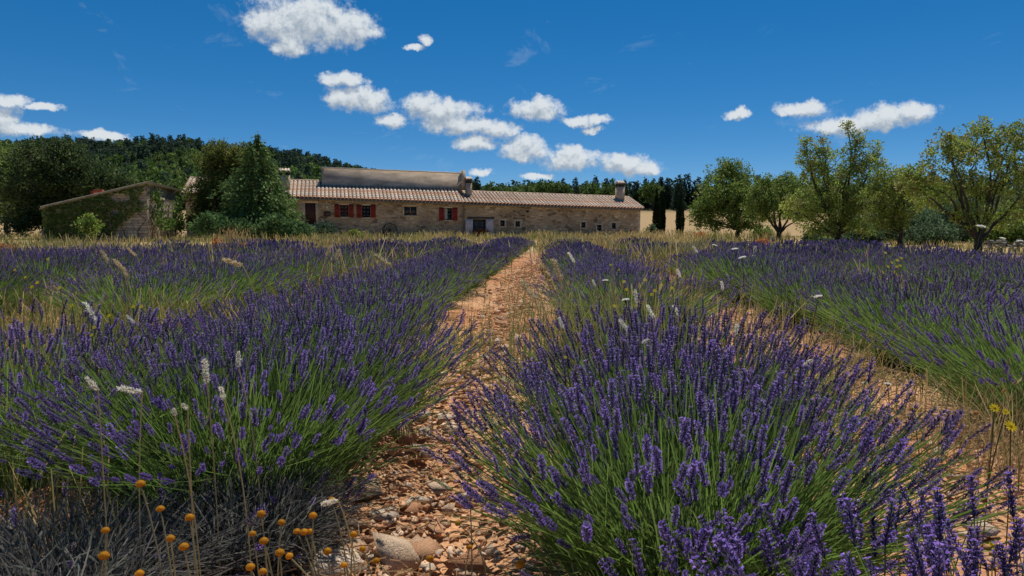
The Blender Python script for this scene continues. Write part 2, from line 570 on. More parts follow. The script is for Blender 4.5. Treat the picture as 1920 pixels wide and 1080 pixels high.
M_LEAF = leaf_mat('leaf', 0.46)
M_FAR = leaf_mat('far_leaf', 0.32, 0.7, 0.3, 0.15)
M_NEEDLE = leaf_mat('needle', 0.25, 0.8, 0.2, 0.05)
M_STEM = leaf_mat('lavender_stem', 0.5, 0.5, 0.15, 0.3)
M_PETAL = leaf_mat('lavender_petal', 0.42, 0.6, 0.15, 0.15)
M_DRY = leaf_mat('dry_straw', 0.4, 0.6, 0.12, 0.2)
M_BARK = plain_mat('bark', (0.055, 0.043, 0.032), 0.95, 0.45, 9, 0.8, obj_var=0.15)
M_SOIL = ground_mat()
M_STONE = plain_mat('limestone', (0.46, 0.33, 0.22), 0.9, 0.35, 14, 0.7, vcol=True, obj_var=0.12)
M_WALL = stone_wall_mat('rubble_masonry', 0.44, 0.21, [(0.16, 0.11, 0.065), (0.38, 0.27, 0.165), (0.48, 0.35, 0.22), (0.33, 0.25, 0.17), (0.54, 0.41, 0.265)], (0.42, 0.315, 0.205))
M_COTT = stone_wall_mat('cottage_masonry', 0.40, 0.15, [(0.2, 0.16, 0.12), (0.36, 0.29, 0.21), (0.48, 0.39, 0.29), (0.40, 0.33, 0.24)], (0.18, 0.14, 0.10))
M_TILE = plain_mat('canal_tile', (0.5, 0.35, 0.24), 0.85, 0.28, 3.0, 0.2, vcol=True, obj_var=0.14)
M_RENDER = plain_mat('grey_render', (0.46, 0.36, 0.265), 0.95, 0.42, 1.1, 0.2, detail=10, stretch=(0.5, 1, 1.6))
M_DRESSED = plain_mat('dressed_stone', (0.54, 0.42, 0.30), 0.85, 0.18, 3, 0.2)
M_RED = plain_mat('red_shutter_paint', (0.215, 0.022, 0.018), 0.7, 0.3, 5, 0.15)
M_BROWN = plain_mat('brown_door', (0.075, 0.032, 0.022), 0.6, 0.2, 4, 0.2)
M_WHITE = plain_mat('pale_mauve_paint', (0.62, 0.52, 0.50), 0.6, 0.08, 3, 0.05)
M_WOOD = plain_mat('weathered_wood', (0.085, 0.072, 0.055), 0.9, 0.3, 6, 0.5)
M_DARK = plain_mat('dark_interior', (0.012, 0.011, 0.010), 0.9, 0.2, 3)  # near-black standing for unlit rooms, also used on two window frames
M_METAL = plain_mat('zinc_gutter', (0.16, 0.145, 0.125), 0.6, 0.15, 3, metal=0.3)
M_IRON = plain_mat('old_iron', (0.04, 0.04, 0.042), 0.7, 0.3, 12, metal=0.4)
M_BRICK = plain_mat('red_brick', (0.36, 0.085, 0.04), 0.9, 0.3, 5, 0.3)
M_GLASS = glass_mat('window_glass')
M_CURTAIN = plain_mat('curtain', (0.35, 0.32, 0.30), 0.9, 0.1, 8)
M_SIGNRED = plain_mat('sign_red', (0.26, 0.03, 0.03), 0.6, 0.1, 4)
M_SIGNBLUE = plain_mat('sign_blue', (0.05, 0.06, 0.16), 0.6, 0.1, 4)
M_FLOWER = leaf_mat('flower_petals', 0.5, 0.6, 0.1, 0.2)

# ------------------------------------------------------------------ terrain
ROW_SLANT = 0.0586
ROW0, ROW_STEP = 0.57, 2.11


def field_end(X, Y):
    """far edge of the lavender, seen from the camera: distance by direction"""
    return np.interp(sx(X, Y) if np.isscalar(X) else 960 + F * X / np.maximum(Y, 0.05),
                     [-400, 0, 200, 450, 600, 950, 1090, 1150, 1300, 1600, 1900, 2400], [13, 16, 16, 20, 23, 28, 25, 20, 22, 16.5, 11.5, 9])


def build_ground():
    xs = np.concatenate([-np.geomspace(4, 3500, 70)[::-1], np.linspace(-3.9, 3.9, 130), np.geomspace(4, 3500, 70)])
    ys = np.concatenate([[-60, -30, -14, -6, -3, -1, 0], np.linspace(0.4, 7, 150), np.geomspace(7.1, 90, 80), np.geomspace(92, 600, 90), np.geomspace(640, 4500, 16)])
    X, Y = np.meshgrid(xs, ys)
    Z = terrain(X, Y)
    near = 1 - smooth(8, 26, np.hypot(X, Y))
    Z = Z + near * ((vnoise(X * 2.1, Y * 2.1) - 0.5) * 0.05 + (vnoise(X * 7 + 40, Y * 7) - 0.5) * 0.028 + (vnoise(X * 17, Y * 17 + 9) - 0.5) * 0.016)
    # furrow: the rows stand a little higher than the paths
    ph = (X - ROW_SLANT * Y - ROW0) / ROW_STEP
    Z = Z + near * 0.035 * np.cos(2 * math.pi * ph)
    soil = np.array([0.47, 0.205, 0.09]); soil2 = np.array([0.50, 0.27, 0.14])
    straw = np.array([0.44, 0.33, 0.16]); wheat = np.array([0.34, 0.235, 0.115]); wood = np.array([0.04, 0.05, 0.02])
    k = smooth(0.35, 0.65, vnoise(X * 1.3 + 7, Y * 1.3))[..., None]
    C = soil * (1 - k) + soil2 * k
    fe = field_end(X, Y)
    k = smooth(-3, 1.5, Y - fe)[..., None]
    C = C * (1 - k) + straw * k
    k = smooth(60, 95, Y)[..., None]
    C = C * (1 - k) + wheat * k
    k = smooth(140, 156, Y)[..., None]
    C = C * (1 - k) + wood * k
    ny, nx = X.shape
    i = np.arange(ny - 1)[:, None] * nx + np.arange(nx - 1)[None]
    q = np.stack([i, i + 1, i + nx + 1, i + nx], -1).reshape(-1, 4)
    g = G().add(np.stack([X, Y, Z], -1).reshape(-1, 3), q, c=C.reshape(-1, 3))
    o = obj('ground', g.mesh('ground', M_SOIL, True))
    tag(o, 'orange stony field soil rising to tan stubble and a wooded hill', None, None, 'structure')
    return o


ground = build_ground()

# ------------------------------------------------------------------ generic foliage


def clump_leaves(g, centers, rad, per, leaf, cols, rng, up=0.35, stretch=(1, 1, 1), m=0):
    n = len(centers) * per
    c = np.repeat(centers, per, axis=0)
    d = rng.normal(size=(n, 3)); d /= np.linalg.norm(d, axis=1, keepdims=True)
    rr = np.repeat(np.broadcast_to(rad, (len(centers),)), per)[:, None] * rng.random((n, 1)) ** 0.45
    p = c + d * rr * np.array(stretch)
    dd = d * 0.7 + rng.normal(size=(n, 3)) * 0.6 + np.array([0, 0, up])
    ci = np.repeat(rng.integers(0, len(cols), len(centers)), per)
    ci = np.where(rng.random(n) < 0.2, rng.integers(0, len(cols), n), ci)
    col = np.asarray(cols, float)[ci] * (1 + rng.uniform(-0.28, 0.28, (n, 1)))
    ln = leaf * 1.2 * rng.uniform(0.7, 1.4, n)
    cards(g, p, dd, ln, ln * 0.62, col, rng, m)


def limb(g, a, b, r0, r1, rng, k=6, wob=0.08, sides=6, sag=0.0):
    a, b = np.asarray(a, float), np.asarray(b, float)
    t = np.linspace(0, 1, k)[:, None]
    L_ = np.linalg.norm(b - a)
    p = a * (1 - t) + b * t
    w = np.cumsum(rng.normal(size=(k, 3)), axis=0) * wob * L_ / k
    w -= t * w[-1]
    w[0] = 0
    p = p + w + np.array([0, 0, 1.0]) * (np.sin(t * math.pi) * sag * L_)
    g.tube(p, np.linspace(r0, r1, k), sides)


def lobed_tree(name, label, cat, bx, depth, lobes, leaf, dens, cols, trunk_r, seed, group=None, forks=None, mat=None, crad=0.30, per=26, ybase=None, lean=0.0):
    """a broad-leaved tree: trunk, limbs towards each lobe, twigs towards each leaf clump"""
    rng = np.random.default_rng(seed)
    b = at(bx, 428, depth)
    base = np.array([b.x, depth, terr(b.x, depth)])
    t = thing(name, label, cat, tuple(base), 0, group)
    s = depth / F
    gt, gl = G(), G()
    zf = 0.0
    cl = []
    lob = []
    for (px, py, rx, ry) in lobes:
        c = np.array(at(px, py, depth)) - base
        c[1] = rng.uniform(-0.5, 0.5) * rx * s
        lob.append((c, rx * s * 1.1, ry * s * 1.1))
    zmin = min(c[2] - r2 for c, r1, r2 in lob)
    fork_z = max(0.5, zmin * 0.55 + 0.25) if forks is None else forks
    fork = np.array([lean, 0, fork_z])
    n0 = 7
    tt = np.linspace(0, 1, n0)[:, None]
    pts = fork * tt
    pts[:, :2] += rng.normal(size=(n0, 2)) * trunk_r * 0.25 * np.sin(tt * math.pi)
    rad = trunk_r * (1.0 + 0.55 * np.exp(-tt[:, 0] * 7)) * (1 - 0.2 * tt[:, 0])
    pts[0, 2] = -0.15
    gt.tube(pts, rad, 9)
    for (c, r1, r2) in lob:
        limb(gt, fork - np.array([0, 0, 0.12]), c, trunk_r * 0.44, trunk_r * 0.10, rng, 7, 0.22, 6)
        nclump = max(8, int(3.7 * dens * (r1 * r2 * 4) ** 0.85 / crad ** 1.5))
        d = rng.normal(size=(nclump, 3)); d /= np.linalg.norm(d, axis=1, keepdims=True)
        rr = rng.random((nclump, 1)) ** 0.38
        p = c + d * rr * np.array([r1, r1 * 0.95, r2])
        for i in range(0, nclump, 6):
            limb(gt, c + (p[i] - c) * 0.1 - np.array([0, 0, r2 * 0.3]), p[i], trunk_r * 0.11, 0.008, rng, 4, 0.25, 3)
        cl.append(p)
    cl = np.concatenate(cl)
    clump_leaves(gl, cl, crad * rng.uniform(0.6, 1.25, len(cl)), per, leaf, cols, rng)
    obj('trunk', gt.mesh('trunk', M_BARK, True), t)
    obj('crown', gl.mesh('crown', mat or M_LEAF), t)
    return t


def conifer_arrays(g, gt, Hh, Rb, rng, tiers, per, leaf, cols, droop=0.25, z0=0.06, profile=1.0, trunk=0.02, rough=False):
    gt.tube([(0, 0, -0.2), (0, 0, Hh * 0.5), (0, 0, Hh * 0.97)], [Hh * trunk, Hh * trunk * 0.6, 0.01], 6)
    P, D = [], []
    for k in range(tiers):
        f = k / (tiers - 1)
        z = Hh * (z0 + (0.97 - z0) * f)
        rl = Rb * (1 - f) ** profile * rng.uniform(0.82, 1.12) + 0.03 * Hh * (1 - f) + 0.02
        nb = max(5, int(11 * (1 - f) + 4))
        a0 = rng.uniform(0, 6.3)
        for b in range(nb):
            a = a0 + b * 2 * math.pi / nb + rng.uniform(-0.25, 0.25)
            ln = rl * (rng.uniform(0.7, 1.15) if not rough else rng.uniform(0.55, 1.2) * (0.75 + 0.55 * float(vnoise(np.float64(a * 0.9 + 3), np.float64(z * 0.9 + 7)))))
            m = max(4, int(per * (0.35 + ln / max(Rb, 1e-3))))
            u = rng.random(m) ** 0.7
            rr = u * ln
            zz = z + 0.12 * ln * np.sin(u * 2.2) - droop * ln * u ** 2
            side = rng.normal(size=m) * 0.16 * ln * (1.1 - u * 0.7)
            P.append(np.stack([rr * math.cos(a) - side * math.sin(a), rr * math.sin(a) + side * math.cos(a), zz + rng.normal(size=m) * 0.028 * Hh], 1))
            D.append(np.stack([np.full(m, math.cos(a)), np.full(m, math.sin(a)), np.full(m, -droop * 1.4)], 1) + rng.normal(size=(m, 3)) * 0.45)
    P, D = np.concatenate(P), np.concatenate(D)
    n = len(P)
    col = np.asarray(cols, float)[rng.integers(0, len(cols), n)] * (1 + rng.uniform(-0.3, 0.3, (n, 1)))
    ln = leaf * rng.uniform(0.6, 1.4, n)
    cards(g, P, D, ln, ln * 0.5, col, rng)


def broad_arrays(g, gt, Hh, Rw, rng, clumps, per, leaf, cols, squash=1.0):
    gt.tube([(0, 0, -0.3), (0.02 * Hh, 0, Hh * 0.3), (0, 0.02 * Hh, Hh * 0.6)], [Hh * 0.035, Hh * 0.025, Hh * 0.008], 6)
    nl = 7
    P = []
    for i in range(nl):
        a = rng.uniform(0, 6.3); r = Rw * rng.uniform(0.1, 0.6)
        c = np.array([r * math.cos(a), r * math.sin(a), Hh * rng.uniform(0.35, 0.8)])
        rad = Rw * rng.uniform(0.45, 0.65)
        m = clumps // nl
        d = rng.normal(size=(m, 3)); d /= np.linalg.norm(d, axis=1, keepdims=True)
        P.append(c + d * rad * rng.random((m, 1)) ** 0.3 * np.array([1, 1, 0.8 * squash]))
    P = np.concatenate(P)
    P[:, 2] = np.clip(P[:, 2], Hh * 0.08, Hh)
    clump_leaves(g, P, Rw * 0.2, per, leaf, cols, rng)


# ------------------------------------------------------------------ forest on the hill
CON = [(0.045, 0.075, 0.042), (0.055, 0.088, 0.05), (0.036, 0.062, 0.038)]
DEC = [(0.11, 0.17, 0.036), (0.085, 0.14, 0.032), (0.15, 0.205, 0.045), (0.07, 0.115, 0.034)]


def far_template(kind, rng):
    g, gt = G(), G()
    if kind == 'con':
        conifer_arrays(g, gt, 1.0, 0.24, rng, 8, 1.9, 0.15, CON, 0.2, 0.08, 0.8, 0.012)
    else:
        broad_arrays(g, gt, 1.0, 0.44, rng, 35, 5, 0.14, DEC, 1.1)
    return np.concatenate(g.V), np.concatenate(g.Q), np.concatenate(g.C)


def build_forest():
    rng = np.random.default_rng(21)
    tm = [far_template('con', rng) for _ in range(4)] + [far_template('dec', rng) for _ in range(4)]
    pts = []
    for Yc in np.arange(168, 432, 6.1):
        lo, hi = -0.84 * Yc, (-0.16 if Yc > 205 else 0.84) * Yc
        xs = np.arange(lo, hi, 6.1)
        pts.append(np.stack([xs + rng.uniform(-2.4, 2.4, len(xs)), np.full(len(xs), Yc) + rng.uniform(-2.4, 2.4, len(xs))], 1))
    P = np.concatenate(pts)
    z = terrain(P[:, 0], P[:, 1])
    n = len(P)
    # the upper slope and the wood on the right are mostly conifer, the lower slope mostly oak
    ratio = P[:, 0] / P[:, 1]
    pc = np.where(ratio < -0.15, 0.15 + 0.75 * smooth(240, 350, P[:, 1] + 40 * vnoise(P[:, 0] / 30, P[:, 1] / 30)), 0.78)
    con = rng.random(n) < pc
    hgt = np.where(con, rng.uniform(5.0, 8.0, n), rng.uniform(4.8, 7.2, n))
    hgt *= np.where(ratio > -0.15, 0.95, 1)
    g = G()
    which = np.where(con, rng.integers(0, 4, n), rng.integers(4, 8, n))
    for k in range(8):
        s = np.where(which == k)[0]
        a = rng.uniform(0, 6.3, len(s))
        M = np.zeros((len(s), 3, 3)); M[:, 0, 0] = np.cos(a); M[:, 0, 1] = -np.sin(a); M[:, 1, 0] = np.sin(a); M[:, 1, 1] = np.cos(a); M[:, 2, 2] = 1
        tint = (0.85 + rng.uniform(-0.2, 0.22, (len(s), 1))) * (1 + rng.uniform(-0.08, 0.08, (len(s), 3)))
        place(g, tm[k], M, np.stack([P[s, 0], P[s, 1], z[s] - 0.2], 1), hgt[s], tint)
    o = obj('forest', g.mesh('forest', M_FAR))
    tag(o, 'dark mixed wood of pines and oaks covering the hill behind the farm', 'forest', None, 'stuff')
    print('forest trees', n, 'quads', sum(len(q) for q in g.Q))


build_forest()


def tree_proto(kind, rng):
    g, gt = G(), G()
    if kind == 'con':
        conifer_arrays(g, gt, 1.0, 0.20, rng, 26, 9, 0.055, CON, 0.3, 0.06, 0.75, 0.014)
    else:
        broad_arrays(g, gt, 1.0, 0.46, rng, 90, 12, 0.07, DEC, 1.1)
    return g.mesh('crown', M_FAR), gt.mesh('trunk', M_BARK, True)


def edge_trees():
    """the front rank of the wood, tree by tree"""
    rng = np.random.default_rng(33)
    con = [tree_proto('con', rng) for _ in range(4)]
    dec = [tree_proto('dec', rng) for _ in range(4)]
    spots = []
    # (photo column range, count, distance range, height range, share of conifers, label set)
    spec = [((-20, 130), 9, (118, 150), (9, 13), 0.25, 'left'), ((130, 345), 13, (135, 160), (6.5, 9), 0.15, 'left'),
            ((345, 610), 12, (150, 168), (7, 9), 0.2, 'behind'), ((600, 860), 6, (150, 165), (6, 7), 0.3, 'behind'),
            ((870, 1210), 22, (148, 162), (5.6, 7.2), 0.35, 'roof'), ((1050, 1330), 14, (162, 176), (6.0, 7.8), 1.0, 'spire'),
            ((1210, 1420), 12, (150, 160), (6, 8), 0.85, 'right'), ((1420, 1940), 30, (140, 158), (6, 8.5), 0.6, 'right')]
    lab = {('left', True): ('pine_tree', ('dark pine', 'among oaks on the slope above the cottage'), 'pines left'),
           ('left', False): ('oak_tree', ('bushy oak', 'at the foot of the hill above the ivy cottage'), 'oaks left'),
           ('behind', True): ('pine_tree', ('dark pine', 'at the hill foot behind the farmhouse parapet'), 'pines mid'),
           ('behind', False): ('oak_tree', ('green oak', 'at the hill foot behind the farmhouse parapet'), 'oaks mid'),
           ('roof', True): ('pine_tree', ('dark pine', 'just above the right roof ridge'), 'pines roof'),
           ('roof', False): ('oak_tree', ('rounded light green oak', 'just above the right roof ridge'), 'oaks roof'),
           ('spire', True): ('fir_tree', ('tall pointed fir', 'on the skyline round the right chimney'), 'skyline firs'),
           ('right', True): ('pine_tree', ('dark pine', 'in the wood edge behind orchard and cypresses'), 'pines right'),
           ('right', False): ('oak_tree', ('green oak', 'in the wood edge behind the orchard trees'), 'oaks right')}
    oc = {}
    for (xr, n, dr, hr, pc, key) in spec:
        for i in range(n):
            px = xr[0] + (i + rng.uniform(0.1, 0.9)) * (xr[1] - xr[0]) / n
            Y = rng.uniform(*dr); X = (px - 960) / F * Y
            c = rng.random() < pc
            h = rng.uniform(*hr) * (1.06 if c else 0.92)
            nm, lb, gr = lab[(key, bool(c))]
            oc[gr] = oc.get(gr, 0) + 1
            lb = '%s %s from the left %s' % (ORD[oc[gr] - 1], lb[0], lb[1])
            t = thing(nm, lb, 'tree', (X, Y, terr(X, Y) - 0.1), rng.uniform(0, 6.3), gr + ' in the wood edge')
            cm, tm = (con if c else dec)[rng.integers(0, 4)]
            w = h * rng.uniform(0.85, 1.2)
            obj('crown', cm, t, scale=(w, w, h)); obj('trunk', tm, t, scale=(w, w, h))


edge_trees()

# ------------------------------------------------------------------ farmhouse
HA = R(15)
WU = np.array([math.cos(HA), math.sin(HA)])        # along the front wall, to the right
WN = np.array([-math.sin(HA), math.cos(HA)])       # away from the camera
HP = np.array([-19.97, 71.0])


def wall_s(px, off=0.0):
    """station along the house (m) of photo column px on the line 'off' metres behind the front wall"""
    k = (px - 960) / F
    p = HP + WN * off
    return (k * p[1] - p[0]) / (WU[0] - k * WU[1])


def wall_uz(px, py, off=0.0):
    s = wall_s(px, off)
    p = HP + WN * off + WU * s
    return s, at(px, py, p[1]).z


house = thing('farmhouse', 'long low stone farmhouse with canal tile roof and red shutters beyond the lavender', 'farmhouse', (HP[0], HP[1], 0), HA)
S0, S1 = wall_s(352), wall_s(1199)
SM = wall_s(869)


def eave_z(s):
    a, za = wall_uz(348, 363, -0.35)
    b, zb = wall_uz(1205, 392, -0.35)
    return za + (zb - za) * (s - a) / (b - a)


def house_part(name, g, mats, parent=None, smooth_shade=False, label=None):
    o = obj(name, g.mesh(name, mats, smooth_shade), parent or house)
    if label:
        o['label'] = label
    return o


# openings: (x0, y0, x1, y1) in the photograph
OPEN = {'door': (574.5, 380.5, 594, 420), 'w1': (639.5, 384, 655.5, 406.5), 'w2': (680.5, 385, 696, 407.5), 'w3': (758.5, 386.5, 783, 404),
        'w4': (833.5, 390, 848, 412.5), 'vent': (835.5, 435, 844, 442), 'big': (887, 411.5, 911, 444), 'w5': (938, 413, 946.5, 424), 'w6': (966.5, 414.5, 975, 425),
        'w7': (1089.5, 416.5, 1097.5, 427), 'w8': (1119, 421.5, 1127, 432.5), 'w9': (1146.5, 418, 1154, 429)}
RECT = {}
for k_, (x0, y0, x1, y1) in OPEN.items():
    u0, z1 = wall_uz(x0, y0); u1, _ = wall_uz(x1, y0); _, z0 = wall_uz(x0, y1)
    RECT[k_] = (u0, max(z0, 0.05), u1, z1)


def build_front_wall():
    us = sorted(set([S0, S1] + [r[0] for r in RECT.values()] + [r[2] for r in RECT.values()]))
    g = G()
    TH = 0.32
    for a, b in zip(us[:-1], us[1:]):
        mid = (a + b) / 2
        holes = sorted([(r[1], r[3]) for r in RECT.values() if r[0] <= mid <= r[2]])
        z = -0.3
        segs = []
        for (h0, h1) in holes:
            segs.append((z, z, h0, h0)); z = h1
        segs.append((z, z, eave_z(a) - 0.03, eave_z(b) - 0.03))
        for (za0, zb0, za1, zb1) in segs:
            g.add([(a, 0, za0), (b, 0, zb0), (b, 0, zb1), (a, 0, za1)], [(0, 1, 2, 3)])
    for (u0, z0, u1, z1) in RECT.values():   # reveals
        g.add([(u0, 0, z0), (u0, TH, z0), (u0, TH, z1), (u0, 0, z1)], [(0, 1, 2, 3)])
        g.add([(u1, 0, z0), (u1, 0, z1), (u1, TH, z1), (u1, TH, z0)], [(0, 1, 2, 3)])
        g.add([(u0, 0, z0), (u1, 0, z0), (u1, TH, z0), (u0, TH, z0)], [(0, 1, 2, 3)])
        g.add([(u0, 0, z1), (u0, TH, z1), (u1, TH, z1), (u1, 0, z1)], [(0, 1, 2, 3)])
    W = 8.0
    for s in (S0, S1):                       # end walls with gables
        zr = RIDGE_L(s) if s < SM else RIDGE_R(s)
        v = [(s, 0, -0.3), (s, W, -0.3), (s, W, eave_z(s) - 0.03), (s, W / 2, zr - 0.12), (s, 0, eave_z(s) - 0.03)]
        g.add(v, q=[(0, 1, 2, 4)], t=[(2, 3, 4)])
    g.add([(S0, W, -0.3), (S1, W, -0.3), (S1, W, eave_z(S1)), (S0, W, eave_z(S0))], [(1, 0, 3, 2)])
    return house_part('wall', g, M_WALL)


OFF_R = 4.0
_a, _za = wall_uz(375, 335.5, OFF_R); _b, _zb = wall_uz(868, 347, OFF_R)
RIDGE_L = lambda s: _za + (_zb - _za) * (s - _a) / (_b - _a)
_c, _zc = wall_uz(870, 360, OFF_R); _d, _zd = wall_uz(1172, 370.5, OFF_R)
RIDGE_R = lambda s: _zc + (_zd - _zc) * (s - _c) / (_d - _c)
front_wall = build_front_wall()


def tile_column():
    """one column of canal tiles, unit length up the slope (y 0..1, metres along x and z)"""
    g = G()
    rng = np.random.default_rng(4)
    n, segs = 10, 6
    for c in range(n):
        y0, y1 = c / n - 0.012, (c + 1) / n
        col = np.array([(0.50, 0.34, 0.23), (0.44, 0.29, 0.20), (0.56, 0.41, 0.29), (0.50, 0.28, 0.18), (0.46, 0.37, 0.29)][rng.integers(0, 5)]) * rng.uniform(0.85, 1.12)
        th = np.linspace(0, math.pi, segs + 1)
        lo = np.stack([0.125 * np.cos(th), np.full(segs + 1, y0), 0.13 * np.sin(th) + 0.028], 1)
        hi = np.stack([0.108 * np.cos(th), np.full(segs + 1, y1), 0.112 * np.sin(th) + 0.006], 1)
        v = np.concatenate([lo, hi])
        q = [(j, j + 1, segs + 2 + j, segs + 1 + j) for j in range(segs)]
        g.add(v, q, c=col)
        # the closed mouth of the tile, its shadow painted as dark colour
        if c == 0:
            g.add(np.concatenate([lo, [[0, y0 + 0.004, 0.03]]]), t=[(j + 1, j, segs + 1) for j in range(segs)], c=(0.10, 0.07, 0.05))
    return g.mesh('tile_row', M_TILE, False)


def build_roof():
    g = G()
    W = 8.0
    for (a, b, rd) in ((S0 - 0.28, SM, RIDGE_L), (SM, S1 + 0.3, RIDGE_R)):
        e0, e1, r0, r1 = eave_z(a), eave_z(b), rd(a), rd(b)
        t = 0.10
        f = [(a, -0.35, e0), (b, -0.35, e1), (b, OFF_R, r1), (a, OFF_R, r0)]
        g.add(f + [(x, y, z - t) for x, y, z in f], [(0, 1, 2, 3), (7, 6, 5, 4), (0, 4, 5, 1), (1, 5, 6, 2), (3, 7, 4, 0)])
        bk = [(b, W + 0.35, e1), (a, W + 0.35, e0), (a, OFF_R, r0), (b, OFF_R, r1)]
        g.add(bk + [(x, y, z - t) for x, y, z in bk], [(0, 1, 2, 3), (7, 6, 5, 4), (0, 4, 5, 1), (1, 5, 6, 2), (3, 7, 4, 0)])
    # step between the two roofs
    g.add([(SM, -0.35, eave_z(SM) - 0.1), (SM, OFF_R, RIDGE_R(SM) - 0.1), (SM, OFF_R, RIDGE_L(SM))], t=[(0, 1, 2)])
    roof = house_part('roof', g, plain_mat('roof_bed', (0.20, 0.13, 0.09), 0.9, 0.3, 3))
    me = tile_column()
    s = S0 - 0.15
    rng = np.random.default_rng(9)
    pitch = 0.40
    i = 0
    while s < S1 + 0.22:
        rd = RIDGE_L if s < SM else RIDGE_R
        p0 = Vector((s, -0.43 + rng.uniform(-0.015, 0.015), eave_z(s) + 0.005)); p1 = Vector((s, OFF_R, rd(s) + 0.005))
        ln = (p1 - p0).length
        o = obj('tile_row', me, roof, loc=p0, rot=(math.atan2(p1.z - p0.z, p1.y - p0.y), 0, rng.uniform(-0.004, 0.004)), scale=(1.45, ln, 1.15))
        s += pitch
        i += 1
    # ridge tiles and the verge tiles of the right hand gable, one by one
    rng = np.random.default_rng(2)
    rms, vms = [], []
    for i in range(4):
        c = np.array([0.48, 0.34, 0.24]) * (0.75 + 0.13 * i)
        th = np.linspace(0, math.pi, 6)
        v = np.concatenate([np.stack([np.full(6, xx), rr * np.cos(th), 0.06 + rr * np.sin(th)], 1) for xx, rr in ((0, 0.17), (0.46, 0.15))])
        rms.append(G().add(v, [(j, j + 1, 7 + j, 6 + j) for j in range(5)], c=c).mesh('ridge_tile', M_TILE))
        vms.append(G().tube([(0, 0, 0), (0, 1, 0)], [0.14, 0.12], 8, c=np.array([0.48, 0.36, 0.27]) * (0.8 + 0.1 * i)).mesh('verge_tile', M_TILE))
    for (a, b, rd) in ((S0 - 0.2, SM, RIDGE_L), (SM, S1 + 0.25, RIDGE_R)):
        x = a
        while x < b - 0.3:
            obj('ridge_tile', rms[rng.integers(0, 4)], roof, loc=(x, OFF_R, rd(x)), rot=(0, -math.atan2(rd(x + 1) - rd(x), 1.0), 0))
            x += 0.45
    for k in range(10):
        x = S1 + 0.27
        f0, f1 = k / 10, (k + 1.05) / 10
        p0 = Vector((x, -0.4 + f0 * (OFF_R + 0.4), eave_z(x) * (1 - f0) + RIDGE_R(x) * f0 + 0.12))
        p1 = Vector((x, -0.4 + f1 * (OFF_R + 0.4), eave_z(x) * (1 - f1) + RIDGE_R(x) * f1 + 0.10))
        obj('verge_tile', vms[rng.integers(0, 4)], roof, loc=p0, rot=(math.atan2(p1.z - p0.z, p1.y - p0.y), 0, 0), scale=(1, (p1 - p0).length, 1))
    # gutter under the eave
    gu = G()
    for (a, b) in ((S0 - 0.2, SM - 0.05), (SM + 0.05, S1 + 0.2)):
        gu.tube([(a, -0.44, eave_z(a) - 0.13), (b, -0.44, eave_z(b) - 0.13)], [0.065, 0.065], 8)
    obj('gutter', gu.mesh('gutter', M_METAL, True), roof)
    return roof


roof = build_roof()


def chimney(px0, px1, py_cap, py_gap, py_body, off, label):
    """stone stack with an open smoke gap under a little tiled cap"""
    s0, z1 = wall_uz(px0, py_gap, off); s1, zc = wall_uz(px1, py_cap, off); _, zb = wall_uz(px0, py_body, off)
    w = s1 - s0
    rd = RIDGE_L if s0 < SM - 0.5 else RIDGE_R
    zlow = eave_z(s0) + (rd(s0) - eave_z(s0)) * (off + 0.35) / (OFF_R + 0.35) - 0.6
    g = G()
    g.box((s0, off, zlow), (s1, off + 0.8, z1))
    o = obj('chimney', g.mesh('chimney', plain_mat('chimney_render', (0.42, 0.325, 0.235), 0.9, 0.25, 2.2, 0.2)), roof)
    o['label'] = label
    g = G()
    for (a, b) in ((s0 + 0.02, off + 0.02), (s1 - 0.14, off + 0.02), (s0 + 0.02, off + 0.66), (s1 - 0.14, off + 0.66), ((s0 + s1) / 2 - 0.06, off + 0.02)):
        g.box((a, b, z1), (a + 0.12, b + 0.12, zc - 0.16))
    g.box((s0 + 0.1, off + 0.3, z1), (s1 - 0.1, off + 0.5, zc - 0.16), m=0)
    obj('smoke_gap', g.mesh('smoke_gap', plain_mat('gap_dark', (0.05, 0.04, 0.035), 0.9)), roof)  # near-black posts and core block filling the gap
    g = G()
    g.box((s0 - 0.07, off - 0.07, zc - 0.16), (s1 + 0.07, off + 0.87, zc - 0.10), c=(0.40, 0.30, 0.22))
    n = max(3, int((w + 0.2) / 0.27))
    for i in range(n):
        x = s0 - 0.02 + (i + 0.5) * (w + 0.04) / n
        g.tube([(x, off - 0.16, zc - 0.15), (x, off + 0.4, zc + 0.12), (x, off + 0.95, zc - 0.10)], [0.14, 0.13, 0.125], 8, c=np.array([0.62, 0.50, 0.39]) * random.uniform(0.85, 1.1))
    obj('chimney_cap', g.mesh('chimney_cap', M_TILE), roof)


chimney(527, 547.5, 319, 328, 352, 1.5, 'grey chimney with tiled cap beside the cedar')
chimney(875.5, 885.5, 334.5, 343, 359, 2.2, 'slim grey chimney by the end of the parapet')
chimney(1157, 1169.5, 342, 350, 373, 2.6, 'pale chimney at the right end of the roof')


